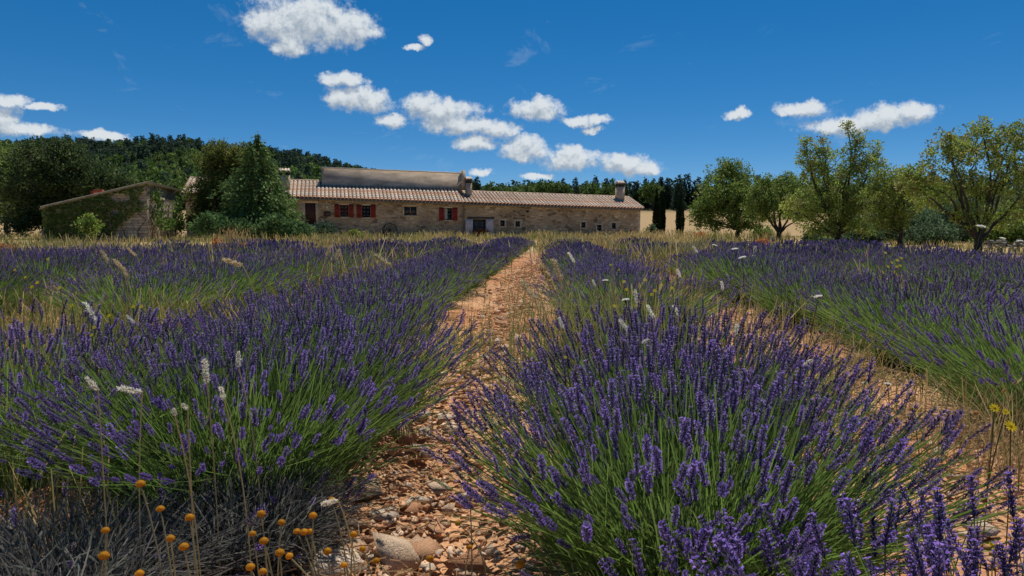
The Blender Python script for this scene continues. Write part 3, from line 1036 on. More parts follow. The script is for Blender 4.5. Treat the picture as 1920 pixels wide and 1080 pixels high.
def build_parapet():
    off = 3.0
    a, zt0 = wall_uz(607, 315.5, off); b, zt1 = wall_uz(867, 326, off)
    g = G()
    zl = 3.4
    v = [(a, off, zl), (b, off, zl), (b, off + 4.5, zl), (a, off + 4.5, zl), (a, off, zt0), (b, off, zt1), (b, off + 4.5, zt1), (a, off + 4.5, zt0)]
    g.add(v, [(0, 3, 2, 1), (4, 5, 6, 7), (0, 1, 5, 4), (1, 2, 6, 5), (2, 3, 7, 6), (3, 0, 4, 7)])
    house_part('parapet', g, M_RENDER, roof, label='blank grey rendered upper wall above the tiles')
    g = G()
    v = [(a - 0.05, off - 0.06, zt0), (b + 0.03, off - 0.06, zt1), (b + 0.03, off + 0.4, zt1), (a - 0.05, off + 0.4, zt0)]
    v2 = [(x, y, z + 0.15) for x, y, z in v]
    g.add(v + v2, [(3, 2, 1, 0), (4, 5, 6, 7), (0, 1, 5, 4), (1, 2, 6, 5), (2, 3, 7, 6), (3, 0, 4, 7)])
    house_part('coping', g, plain_mat('pale_coping', (0.68, 0.58, 0.46), 0.9, 0.2, 2.0), roof)
    s0, z1 = wall_uz(865.5, 319, off); s1, _ = wall_uz(873.5, 319, off)
    g = G().box((s0 + 0.06, off - 0.05, zt1 - 1.6), (s1, off + 0.5, z1))
    house_part('parapet_pier', g, M_DRESSED, roof)
    s0, z1 = wall_uz(700, 317, off); s1, _ = wall_uz(709, 317, off)
    g = G().box((s0, off + 1.0, zt0 - 0.8), (s1, off + 1.5, z1))
    house_part('vent_stub', g, M_IRON, roof)


build_parapet()


def frame(g, u0, z0, u1, z1, w, d0, d1):
    g.box((u0 - w, d0, z0 - w), (u0, d1, z1 + w)); g.box((u1, d0, z0 - w), (u1 + w, d1, z1 + w))
    g.box((u0, d0, z1), (u1, d1, z1 + w)); g.box((u0, d0, z0 - w), (u1, d1, z0))


def window(key, name='window', surround=0.16, panes=(2, 2), frame_mat=None, shutters=None, label=None, sill=True, curtain=False, lintel=0.0):
    u0, z0, u1, z1 = RECT[key]
    w = G()
    # wooden frame set back in the reveal
    t = 0.06
    frame(w, u0 + t, z0 + t, u1 - t, z1 - t, t - 0.004, 0.14, 0.20)
    win = house_part(name, w, frame_mat or M_WOOD, label=label)
    bars = G()
    nx, nz = panes
    for i in range(1, nx):
        x = u0 + (u1 - u0) * i / nx
        bars.box((x - 0.02, 0.15, z0 + t), (x + 0.02, 0.19, z1 - t))
    for i in range(1, nz):
        z = z0 + (z1 - z0) * i / nz
        bars.box((u0 + t, 0.155, z - 0.015), (u1 - t, 0.185, z + 0.015))
    if nx > 1 or nz > 1:
        obj('glazing_bar', bars.mesh('glazing_bar', frame_mat or M_WOOD), win)
    for i in range(nx):
        for j in range(nz):
            a, b = u0 + (u1 - u0) * i / nx, u0 + (u1 - u0) * (i + 1) / nx
            c, d = z0 + (z1 - z0) * j / nz, z0 + (z1 - z0) * (j + 1) / nz
            obj('pane', G().box((a + 0.015, 0.168, c + 0.015), (b - 0.015, 0.174, d - 0.015)).mesh('pane', M_GLASS), win)
    if curtain:
        g = G()
        xs = np.linspace(u0 + t, u0 + (u1 - u0) * 0.45, 9)
        for a, b in zip(xs[:-1], xs[1:]):
            g.add([(a, 0.155, z0 + t), (b, 0.15, z0 + t), (b, 0.15, z1 - t), (a, 0.155, z1 - t)], [(0, 1, 2, 3)])
        obj('curtain', g.mesh('curtain', M_CURTAIN), win)
    s = surround
    if s:
        g = G()
        g.box((u0 - s, -0.03, z0), (u0 - 0.001, 0.10, z1)); g.box((u1 + 0.001, -0.03, z0), (u1 + s, 0.10, z1))
        g.box((u0 - s - lintel, -0.032, z1 + 0.001), (u1 + s + lintel, 0.10, z1 + max(s, 0.16)))
        obj('surround', g.mesh('surround', M_DRESSED), win)
        if sill:
            g = G().box((u0 - s - 0.04, -0.07, z0 - 0.13), (u1 + s + 0.04, 0.12, z0 - 0.001))
            obj('sill', g.mesh('sill', M_DRESSED), win)
    if shutters:
        (xa, xb, xc, xd, ya, yb) = shutters
        for (p, q) in ((xa, xb), (xc, xd)):
            a, zt = wall_uz(p, ya); b, _ = wall_uz(q, ya); _, zb = wall_uz(p, yb)
            g = G()
            nb = 4
            for i in range(nb):
                f0, f1 = a + (b - a) * i / nb, a + (b - a) * (i + 1) / nb
                g.box((f0 + 0.006, -0.075, zb), (f1 - 0.006, -0.04, zt))
            sh = obj('shutter', g.mesh('shutter', M_RED), win)
            sh['label'] = 'dark red boarded shutter folded back on the wall'
            g = G()
            for f in (0.18, 0.82):
                z = zb + (zt - zb) * f
                g.box((a + 0.03, -0.095, z - 0.05), (b - 0.03, -0.076, z + 0.05))
            obj('batten', g.mesh('batten', M_RED), sh)
    return win


window('w1', panes=(2, 3), frame_mat=M_RED, surround=0.0, shutters=(629.3, 638.8, 656, 664.8, 383, 407.3), label='shuttered window left of the pair, closed panes')
window('w2', panes=(2, 3), frame_mat=M_DARK, surround=0.0, shutters=(670.3, 680, 696.4, 705.8, 383.5, 408), label='shuttered window right of the pair, standing open')
window('w3', panes=(2, 1), frame_mat=M_DRESSED, surround=0.13, label='wide unshuttered window with pale centre post')
window('w4', panes=(2, 3), frame_mat=M_DARK, surround=0.0, shutters=(823.8, 833, 848.4, 858.2, 389.3, 413.4), curtain=True, label='shuttered window with a pale curtain near the downpipe')
window('vent', panes=(1, 1), surround=0.0, sill=False, label='small low cellar opening under the curtained window')
for k_ in ('w5', 'w6', 'w7', 'w8', 'w9'):
    window(k_, panes=(1, 2) if k_ in ('w6', 'w9') else (1, 1), surround=0.17, lintel=0.12,
           label={'w5': 'small square window next to the big doorway', 'w6': 'second small window right of the doorway', 'w7': 'small window, left of the far group of three',
                  'w8': 'lowest small window, middle of the far group of three', 'w9': 'small window nearest the right gable'}[k_])
for (key, a, b) in (('w1', 637, 658), ('w2', 678, 699), ('w4', 831, 851)):       # flat stone lintels and sills
    u0, z0, u1, z1 = RECT[key]
    g = G().box((u0 - 0.25, -0.03, z1 + 0.002), (u1 + 0.25, 0.1, z1 + 0.20))
    house_part('lintel', g, M_DRESSED)
    g = G().box((u0 - 0.05, -0.08, z0 - 0.12), (u1 + 0.05, 0.12, z0 - 0.002))
    house_part('sill', g, M_DRESSED)


def doors():
    u0, z0, u1, z1 = RECT['door']
    g = G()
    g.box((u0 - 0.26, -0.035, z0 - 0.1), (u0 - 0.001, 0.12, z1)); g.box((u1 + 0.001, -0.035, z0 - 0.1), (u1 + 0.26, 0.12, z1))
    g.box((u0 - 0.30, -0.037, z1 + 0.001), (u1 + 0.30, 0.12, z1 + 0.28))
    g.box((u0 - 0.26, -0.25, z0 - 0.25), (u1 + 0.26, 0.10, z0 - 0.101))
    house_part('door_surround', g, M_DRESSED)
    d = G()
    n = 5
    for i in range(n):
        a, b = u0 + (u1 - u0) * i / n, u0 + (u1 - u0) * (i + 1) / n
        d.box((a + 0.006, 0.10, z0), (b - 0.006, 0.15, z1 - 0.01))
    d.box((u0 + 0.05, 0.075, z0 + 0.85), (u1 - 0.05, 0.099, z0 + 0.93))
    dd = house_part('door', d, M_BROWN, label='closed dark brown plank door near the cedar')
    obj('handle', G().tube([(u1 - 0.16, 0.02, z0 + 1.0), (u1 - 0.16, 0.06, z0 + 1.0), (u1 - 0.16, 0.09, z0 + 1.0)], 0.03, 6).mesh('handle', M_IRON), dd)
    # terrace step in front of the raised door (a low stone landing)
    zb = z0 - 0.25
    g = G().box((u0 - 1.4, -1.3, -0.1), (u1 + 1.2, -0.02, zb))
    house_part('landing', g, M_WALL)
    for i in range(4):
        g = G().box((u1 + 1.2 + i * 0.32, -1.25, -0.1), (u1 + 1.2 + (i + 1) * 0.32 - 0.003, -0.05, zb - (i + 1) * zb / 5))
        house_part('step', g, M_DRESSED)

    # big doorway
    u0, z0, u1, z1 = RECT['big']
    g = G()
    la, zt = wall_uz(877, 406.5); lb, zl = wall_uz(927, 410.6)
    g.box((la, -0.06, zl), (lb, 0.15, zt))
    house_part('lintel', g, M_WOOD, label='long dark timber lintel over the wide doorway')
    for (xa, xb) in ((873, 886.6), (911.4, 925)):
        a, z_t = wall_uz(xa, 411.3); b, _ = wall_uz(xb, 411.3)
        g = G()
        n = 4
        for i in range(n):
            f0, f1 = a + (b - a) * i / n, a + (b - a) * (i + 1) / n
            g.box((f0 + 0.005, -0.11, 0.12), (f1 - 0.005, -0.06, z_t))
        g.box((a + 0.02, -0.13, 0.4), (b - 0.02, -0.111, 0.52)); g.box((a + 0.02, -0.13, z_t - 0.4), (b - 0.02, -0.111, z_t - 0.28))
        o = house_part('door_shutter', g, M_WHITE, label='tall pale mauve boarded door folded back on the wall')
    d = G()
    t = 0.07
    frame(d, u0 + t, z0 + t, u1 - t, z1 - t, t - 0.004, 0.16, 0.24)
    mid = (u0 + u1) / 2
    d.box((mid - 0.05, 0.165, z0 + t), (mid + 0.05, 0.235, z1 - t))
    gl = house_part('glazed_door', d, M_WOOD)
    for side in (0, 1):
        a, b = (u0 + t, mid - 0.05) if side == 0 else (mid + 0.05, u1 - t)
        nz = 6
        for i in range(2):
            for j in range(nz):
                p0, p1 = a + (b - a) * i / 2, a + (b - a) * (i + 1) / 2
                q0, q1 = z0 + t + (z1 - z0 - 2 * t) * j / nz, z0 + t + (z1 - z0 - 2 * t) * (j + 1) / nz
                obj('pane', G().box((p0 + 0.015, 0.19, q0 + 0.015), (p1 - 0.015, 0.198, q1 - 0.015)).mesh('pane', M_GLASS), gl)
        br = G()
        x = (a + b) / 2
        br.box((x - 0.015, 0.18, z0 + t), (x + 0.015, 0.21, z1 - t))
        for j in range(1, nz):
            z = z0 + t + (z1 - z0 - 2 * t) * j / nz
            br.box((a, 0.182, z - 0.014), (b, 0.208, z + 0.014))
        obj('glazing_bar', br.mesh('glazing_bar', plain_mat('grey_bar', (0.22, 0.22, 0.24), 0.6)), gl)
    g = G()
    xs = np.linspace(mid + 0.06, mid + 0.42, 7)
    for i, (a, b) in enumerate(zip(xs[:-1], xs[1:])):
        g.add([(a, 0.27 + 0.03 * (i % 2), z0 + t), (b, 0.27 + 0.03 * ((i + 1) % 2), z0 + t), (b, 0.27 + 0.03 * ((i + 1) % 2), z1 - t), (a, 0.27 + 0.03 * (i % 2), z1 - t)], [(0, 1, 2, 3)])
    obj('curtain', g.mesh('curtain', plain_mat('brown_curtain', (0.12, 0.05, 0.04), 0.9)), gl)
    # near-black sheet stands in for the unlit rooms behind all openings
    g = G().add([(S0 + 0.1, 0.55, -0.2), (S1 - 0.1, 0.55, -0.2), (S1 - 0.1, 0.55, 3.2), (S0 + 0.1, 0.55, 4.1)], [(0, 1, 2, 3)])
    house_part('dark_backdrop', g, M_DARK)
    # quoins at the right corner
    z = 0.0
    i = 0
    while z < eave_z(S1) - 0.4:
        h = random.uniform(0.24, 0.36)
        ln = 0.55 if i % 2 else 0.32
        g = G().box((S1 - ln, -0.02, z + 0.012), (S1 + 0.02, 0.3, z + h - 0.012))
        house_part('quoin', g, M_DRESSED)
        z += h; i += 1
    # downpipe
    u, zt = wall_uz(869.5, 381); _, zb = wall_uz(869.5, 444)
    g = G().tube([(u, -0.40, zt + 0.05), (u, -0.12, zt - 0.25), (u, -0.10, zt - 0.5), (u, -0.10, 0.0)], 0.07, 8)
    house_part('downpipe', g, M_METAL, smooth_shade=True)
    # nest hole: dark blocks on the wall stand in for its shaded hollow
    u, z = wall_uz(988.7, 396)
    g = G().box((u - 0.2, -0.05, z - 0.03), (u + 0.2, 0.05, z + 0.08)).box((u - 0.08, -0.08, z - 0.16), (u + 0.12, 0.03, z - 0.031))
    house_part('nest_hole', g, M_IRON)


doors()


def on_wall(px, py, out=0.05):
    u, z = wall_uz(px, py)
    p = HP + WU * u - WN * out
    return Vector((p[0], p[1], z))


def wall_things():
    s = 71 / F
    # plaque and lamp
    p = on_wall(615.5, 401, 0.04)
    t = thing('wall_plaque', 'dark rounded wooden plaque hanging on the wall beside the brown door', 'plaque', p, HA)
    g = G()
    th = np.linspace(0, 2 * math.pi, 20, endpoint=False)
    out = np.stack([0.37 * np.sign(np.cos(th)) * abs(np.cos(th)) ** 0.45, np.zeros(20), 0.26 * np.sign(np.sin(th)) * abs(np.sin(th)) ** 0.45], 1)
    for y, k in ((-0.05, 1.0),):
        v = np.concatenate([out + [0, y, 0], out * 1.0 + [0, 0.03, 0], [[0, y, 0]]])
        g.add(v, [(i, (i + 1) % 20, 20 + (i + 1) % 20, 20 + i) for i in range(20)], t=[((i + 1) % 20, i, 40) for i in range(20)])
    obj('board', g.mesh('board', M_BROWN), t)
    obj('panel', G().box((-0.24, -0.062, -0.13), (0.24, -0.052, 0.13)).mesh('panel', M_WOOD), t)
    p = on_wall(615.5, 388, 0.02)
    t = thing('wall_lamp', 'small pale glass lamp on the wall above the dark plaque', 'lamp', p, HA)
    obj('bracket', G().tube([(0, 0, 0.1), (0, -0.12, 0.14), (0, -0.2, 0.08)], 0.02, 6).mesh('bracket', M_IRON), t)
    g = G().tube([(0, -0.2, 0.1), (0, -0.2, 0.02), (0, -0.2, -0.12), (0, -0.2, -0.17)], [0.06, 0.11, 0.085, 0.03], 8)
    obj('lamp_shade', g.mesh('lamp_shade', plain_mat('lamp_glass', (0.6, 0.58, 0.55), 0.3), True), t)
    # small red and blue notice
    u0, z1 = wall_uz(1176, 431.5); u1, z0 = wall_uz(1184.5, 440)
    p = on_wall(1180, 436, 0.03)
    t = thing('wall_notice', 'small red over blue notice panel near the right end of the wall', 'sign', p, HA)
    w, h = (u1 - u0) / 2, (z1 - z0) / 2
    obj('upper_panel', G().box((-w, -0.02, 0.03), (w, 0.02, h)).mesh('upper_panel', M_SIGNRED), t)
    obj('lower_panel', G().box((-w, -0.02, -h), (w, 0.02, 0.0)).mesh('lower_panel', M_SIGNBLUE), t)
    obj('white_band', G().box((-w, -0.022, 0.002), (w, 0.02, 0.028)).mesh('white_band', M_WHITE), t)
    # cart wheel leaning on the wall
    p = on_wall(731, 444, 0.45); p.z = 0
    t = thing('cart_wheel', 'old dark spoked cart wheel leaning against the farmhouse wall', 'wheel', p, HA)
    Rw = 0.72
    th = np.linspace(0, 2 * math.pi, 29)
    tilt = 0.2
    def ring(a, r):
        return np.stack([r * np.cos(a), r * np.sin(a) * math.sin(tilt) + 0.15 * 0, Rw + 0.03 + r * np.sin(a) * math.cos(tilt)], 1)
    obj('rim', G().tube(ring(th, Rw), 0.05, 6, cap=False).mesh('rim', M_IRON, True), t)
    obj('hub', G().tube([(0, -0.14, Rw), (0, 0.14, Rw + 0.03)], 0.11, 10).mesh('hub', M_WOOD, True), t)
    for i in range(10):
        a = np.array([i * 2 * math.pi / 10])
        e = ring(a, Rw)[0]; c = ring(a, 0.1)[0]
        obj('spoke', G().tube([c, e], 0.028, 6).mesh('spoke', M_WOOD), t)
    # flower pots in front of the wide door and on the sill
    def pot(x, y, label, zz=0.0, off=0.7, sc=1.0, cols=((0.45, 0.09, 0.03), (0.5, 0.16, 0.05), (0.42, 0.05, 0.04)), seed=1, grp=None):
        p = on_wall(x, y, off); p.z = zz
        t = thing('flower_pot', label, 'flower pot', p, HA, grp)
        obj('pot', G().tube([(0, 0, 0), (0, 0, 0.28 * sc), (0, 0, 0.3 * sc)], [0.14 * sc, 0.2 * sc, 0.21 * sc], 12).mesh('pot', M_BRICK, True), t)
        rng = np.random.default_rng(seed)
        g = G(); c = rng.normal(size=(26, 3)) * np.array([0.24, 0.2, 0.14]) * sc + np.array([0, 0, 0.5 * sc])
        clump_leaves(g, c, 0.1 * sc, 10, 0.07 * sc, DEC, rng)
        obj('leaves', g.mesh('leaves', M_LEAF), t)
        g = G(); c = rng.normal(size=(26, 3)) * np.array([0.28, 0.22, 0.14]) * sc + np.array([0, -0.05, 0.6 * sc])
        clump_leaves(g, c, 0.07 * sc, 9, 0.07 * sc, cols, rng)
        obj('blossoms', g.mesh('blossoms', M_FLOWER), t)
    pot(892, 444, 'orange red flowers in a pot before the left half of the glazed door', seed=1)
    pot(899, 444, 'orange red flowers in a pot before the middle of the glazed door', seed=2, off=0.9)
    pot(907, 444, 'orange red flowers in a pot before the right pale door leaf', seed=3, off=0.6)
    u, z = wall_uz(770.5, 404.5)
    pot(770.5, 404, 'tiny pot of pinkish flowers on the wide window sill', zz=z - 0.06, off=-0.0, sc=0.42, cols=((0.45, 0.16, 0.12), (0.5, 0.25, 0.2)), seed=4)


wall_things()

# ------------------------------------------------------------------ ivy cottage
CU = np.array([-0.965, -0.262])        # along the long ivy wall, away to the left
CN = np.array([-0.262, 0.965])         # along the right wall, away from the camera
CP = np.array([-25.5, 48.0])


def cott(t, n, z=0):
    p = CP + CU * t + CN * n
    return (p[0], p[1], z)


cottage = thing('stone_cottage', 'small ivy covered stone cottage with sloping roof at the left edge of the field', 'cottage', (0, 0, 0))
CL, CW = 6.3, 9.5


def cz(t):
    return 3.98 - (3.98 - 2.28) * t / CL


def build_cottage():
    # window in the right wall
    def n_of(px):
        k = (px - 960) / F
        return (k * CP[1] - CP[0]) / (CN[0] - k * CN[1])
    n0, n1 = n_of(299), n_of(309.5)
    z0 = at(304, 392, CP[1] + CN[1] * (n0 + n1) / 2).z; z1 = at(304, 375.5, CP[1] + CN[1] * (n0 + n1) / 2).z
    g = G()
    g.add([cott(0, 0, -0.2), cott(CL, 0, -0.2), cott(CL, 0, cz(CL)), cott(0, 0, cz(0))], [(1, 0, 3, 2)])
    g.add([cott(CL, 0, -0.2), cott(CL, CW, -0.2), cott(CL, CW, cz(CL)), cott(CL, 0, cz(CL))], [(0, 1, 2, 3)])
    g.add([cott(0, CW, -0.2), cott(CL, CW, -0.2), cott(CL, CW, cz(CL)), cott(0, CW, cz(0))], [(0, 1, 2, 3)])
    for (a, b, c, d) in ((0, n0, -0.2, cz(0)), (n1, CW, -0.2, cz(0)), (n0, n1, -0.2, z0), (n0, n1, z1, cz(0))):
        g.add([cott(0, a, c), cott(0, b, c), cott(0, b, d), cott(0, a, d)], [(0, 1, 2, 3)])
    for (a, b, c, d) in ((n0, n0, z0, z1), (n1, n1, z0, z1)):
        g.add([cott(0, a, c), cott(0.35, a, c), cott(0.35, a, d), cott(0, a, d)], [(0, 1, 2, 3)])
    for z in (z0, z1):
        g.add([cott(0, n0, z), cott(0, n1, z), cott(0.35, n1, z), cott(0.35, n0, z)], [(0, 1, 2, 3)])
    wall = obj('wall', g.mesh('wall', M_COTT), cottage)
    gw = G()
    for (a, b, c, d) in ((n0, n0 + 0.09, z0, z1), (n1 - 0.09, n1, z0, z1), (n0 + 0.09, n1 - 0.09, z0, z0 + 0.08), (n0 + 0.09, n1 - 0.09, z1 - 0.08, z1), ((n0 + n1) / 2 - 0.05, (n0 + n1) / 2 + 0.05, z0 + 0.08, z1 - 0.08)):
        v = [cott(0.12, a, c), cott(0.12, b, c), cott(0.12, b, d), cott(0.12, a, d), cott(0.2, a, c), cott(0.2, b, c), cott(0.2, b, d), cott(0.2, a, d)]
        gw.add(v, [(0, 1, 2, 3), (7, 6, 5, 4), (0, 4, 5, 1), (1, 5, 6, 2), (2, 6, 7, 3), (3, 7, 4, 0)])
    win = obj('window', gw.mesh('window', M_WOOD), cottage)
    obj('pane', G().add([cott(0.17, n0, z0), cott(0.17, n1, z0), cott(0.17, n1, z1), cott(0.17, n0, z1)], [(0, 1, 2, 3)]).mesh('pane', M_GLASS), win)
    gl = G()
    for (a, b, c, d) in ((n0 - 0.5, n1 + 0.5, z1 + 0.002, z1 + 0.22), (n0 - 0.3, n1 + 0.3, z0 - 0.14, z0 - 0.002)):
        v = [cott(-0.05, a, c), cott(-0.05, b, c), cott(-0.05, b, d), cott(-0.05, a, d), cott(0.1, a, c), cott(0.1, b, c), cott(0.1, b, d), cott(0.1, a, d)]
        gl.add(v, [(0, 1, 2, 3), (7, 6, 5, 4), (0, 4, 5, 1), (1, 5, 6, 2), (2, 6, 7, 3), (3, 7, 4, 0)])
    obj('lintel', gl.mesh('lintel', M_DRESSED), win)
    # roof slab
    g = G()
    o_ = 0.22
    v = []
    for (t, n) in ((-o_, -o_), (CL + o_, -o_), (CL + o_, CW + o_), (-o_, CW + o_)):
        v.append(cott(t, n, cz(t)))
    v2 = [(x, y, z + 0.07) for x, y, z in v]
    g.add(v + v2, [(0, 1, 2, 3), (7, 6, 5, 4), (0, 4, 5, 1), (1, 5, 6, 2), (2, 6, 7, 3), (3, 7, 4, 0)])
    roof_ = obj('roof', g.mesh('roof', plain_mat('mossy_tile_bed', (0.24, 0.20, 0.13), 0.95, 0.35, 2, 0.2)), cottage)
    rng = np.random.default_rng(8)
    # tile ends along the top of the right wall, and the verge over the ivy wall
    n = -o_ + 0.1
    for_m = G()
    th = np.linspace(0, 2 * math.pi, 8, endpoint=False)
    me = G().tube([(0, 0, 0), (0, 0.5, 0)], [0.085, 0.075], 8, c=(0.26, 0.22, 0.15)).mesh('tile', M_TILE)
    while n < CW:
        p = cott(-o_ - 0.05, n, cz(-o_) + 0.10)
        d = Vector((CU[0], CU[1], -(3.98 - 2.28) / CL)).normalized()
        o = obj('tile', me, roof_, loc=p); o.rotation_euler = Vector((0, 1, 0)).rotation_difference(d).to_euler()
        n += 0.27
    t = -o_
    while t < CL:
        p = cott(t, -o_, cz(t) + 0.10)
        o = obj('tile', me, roof_, loc=p); o.rotation_euler = Vector((0, 1, 0)).rotation_difference(d).to_euler()
        t += 0.44
    # brick chimney
    pc = at(171, 368, 51.0); pd = at(188.5, 368, 51.0); zt = at(178, 358.5, 51.0).z
    g = G()
    nb = 9
    zz = 2.0
    g.box((pc.x, 51.0, 2.0), (pd.x, 51.7, zt - 0.1))
    ch = obj('chimney', g.mesh('chimney', M_BRICK), roof_)
    ch['label'] = 'short red brick chimney'
    g = G().box((pc.x - 0.05, 50.95, zt - 0.1), (pd.x + 0.05, 51.75, zt - 0.02))
    for i in range(4):
        x = pc.x + (i + 0.5) * (pd.x - pc.x) / 4
        g.box((x - 0.06, 51.2, zt - 0.02), (x + 0.06, 51.5, zt + 0.12))
    obj('chimney_cap', g.mesh('chimney_cap', M_BRICK), roof_)
    # stones of the ivy wall that can be picked apart
    meshes = []
    for i in range(6):
        g = G()
        c = np.array([(0.34, 0.27, 0.20), (0.40, 0.33, 0.25), (0.28, 0.23, 0.18), (0.36, 0.27, 0.18), (0.44, 0.37, 0.29), (0.31, 0.27, 0.22)][i])
        r = rng.uniform(-0.06, 0.06, (8, 2))
        v = np.array([(0, 0, 0), (1, 0, 0), (1, 1, 0), (0, 1, 0), (0.04, 0.08, 1), (0.96, 0.06, 1), (0.95, 0.92, 1), (0.05, 0.94, 1)], float)
        v[:, :2] += r
        g.add(v, [(0, 1, 5, 4), (1, 2, 6, 5), (2, 3, 7, 6), (3, 0, 4, 7), (4, 5, 6, 7)], c=c)
        meshes.append(g.mesh('stone', M_STONE))
    z = 0.0
    cnt = 0
    while z < 3.7:
        h = rng.uniform(0.15, 0.24)
        t = rng.uniform(-0.02, 0.0)
        while t < CL - 0.2:
            w = rng.uniform(0.28, 0.62)
            px = 960 + F * cott(t + w / 2, 0)[0] / cott(t + w / 2, 0)[1]
            if z + h < cz(t + w) - 0.05 and cnt < 290:
                # local x along wall to the right (so -CU), y up, z outwards (-CN)
                M = Matrix(((-CU[0] * (w - 0.03), 0, -CN[0] * 0.05, 0), (-CU[1] * (w - 0.03), 0, -CN[1] * 0.05, 0), (0, h - 0.03, 0, 0), (0, 0, 0, 1)))
                p = cott(t + w, -0.002, z + 0.015)
                M.translation = p
                o = obj('stone', meshes[rng.integers(0, 6)], wall)
                o.matrix_local = M
                cnt += 1
            t += w
        z += h


build_cottage()


def build_ivy():
    rng = np.random.default_rng(17)
    # sheet of ivy on the long wall
    T = thing('ivy', 'dark green ivy sheet spread over the long cottage wall up to the roof edge', 'ivy', cott(3, -0.1, 0))
    base = np.array(cott(3, -0.1, 0))
    g = G(); P = []
    n = 5200
    t = rng.uniform(-0.1, CL, n); f = rng.random(n)
    z = f * np.array([cz(x) for x in t]) + 0.05
    zl = 0.25 + 2.0 * np.clip((2.6 - t) / 2.6, 0, 1) + 0.9 * (vnoise(t * 1.4, t * 0 + 3.3) - 0.5)
    bare = vnoise(t * 1.5 + 11, z * 1.9 + 5) > 0.66
    keep = (z > zl) & ~bare | ((t > 2.6) & (vnoise(t * 1.2, z * 1.4 + 30) > 0.36))
    t, z = t[keep], z[keep]
    n = len(t)
    off = -0.06 - rng.random(n) * 0.22
    p = np.array([cott(a, b, c) for a, b, c in zip(t, off, z)]) - base
    d = np.stack([np.full(n, -CN[0]), np.full(n, -CN[1]), np.full(n, -0.9)], 1) + rng.normal(size=(n, 3)) * 0.5
    col = np.asarray([(0.12, 0.185, 0.036), (0.155, 0.225, 0.045), (0.09, 0.145, 0.034)])[rng.integers(0, 3, n)] * (1 + rng.uniform(-0.3, 0.4, (n, 1)))
    cards(g, p, d, rng.uniform(0.10, 0.2, n), rng.uniform(0.1, 0.17, n), col, rng)
    obj('leaves', g.mesh('leaves', M_LEAF), T)
    s = G()
    for k in range(7):
        a = 0.6 + k * 0.8
        pts = [np.array(cott(a + rng.uniform(-0.3, 0.3) * j, -0.05, 0.02 + j * cz(a) / 5)) - base for j in range(5)]
        s.tube(pts, np.linspace(0.03, 0.01, 5), 5)
    obj('stem', s.mesh('stem', M_BARK), T)
    # climbing vine on the right wall and corner
    T = thing('climbing_vine', 'bright green vine climbing the right cottage wall below the window', 'vine', cott(-0.2, 5, 0))
    base = np.array(cott(-0.2, 5, 0))
    g = G(); c = []
    for (px, py, rx, ry, m) in ((290, 405, 8, 20, 22), (328, 410, 12, 24, 34), (312, 424, 16, 10, 20), (284, 368, 4, 18, 10), (343, 426, 12, 8, 14), (332, 378, 3, 10, 4)):
        k = (px - 960) / F
        nn = np.clip((k * CP[1] - CP[0]) / (CN[0] - k * CN[1]), 0.1, 9.4)
        Y = CP[1] + CN[1] * nn
        for _ in range(m):
            q = at(px + rng.normal() * rx * 0.55, py + rng.normal() * ry * 0.5, Y)
            k2 = q.x / q.y
            n2 = np.clip((k2 * CP[1] - CP[0]) / (CN[0] - k2 * CN[1]), 0, 9.6)
            c.append(np.array(cott(-0.15 - rng.random() * 0.35, n2, max(q.z, 0.1))) - base)
    clump_leaves(g, np.array(c), 0.3, 16, 0.17, [(0.09, 0.165, 0.03), (0.07, 0.135, 0.03), (0.125, 0.205, 0.04)], rng)
    obj('leaves', g.mesh('leaves', M_LEAF), T)
    s = G()
    for nn in (1.0, 3.5, 6.0):
        s.tube([np.array(cott(-0.08, nn + 0.2 * j * (-1) ** j, j * 0.55)) - base for j in range(6)], np.linspace(0.035, 0.012, 6), 5)
    obj('stem', s.mesh('stem', M_BARK), T)


build_ivy()

# ------------------------------------------------------------------ trees
ALM = [(0.24, 0.31, 0.055), (0.19, 0.26, 0.05), (0.30, 0.35, 0.065), (0.15, 0.21, 0.045), (0.28, 0.26, 0.09)]
GRN = [(0.14, 0.215, 0.04), (0.18, 0.255, 0.05), (0.105, 0.17, 0.036), (0.22, 0.265, 0.06)]


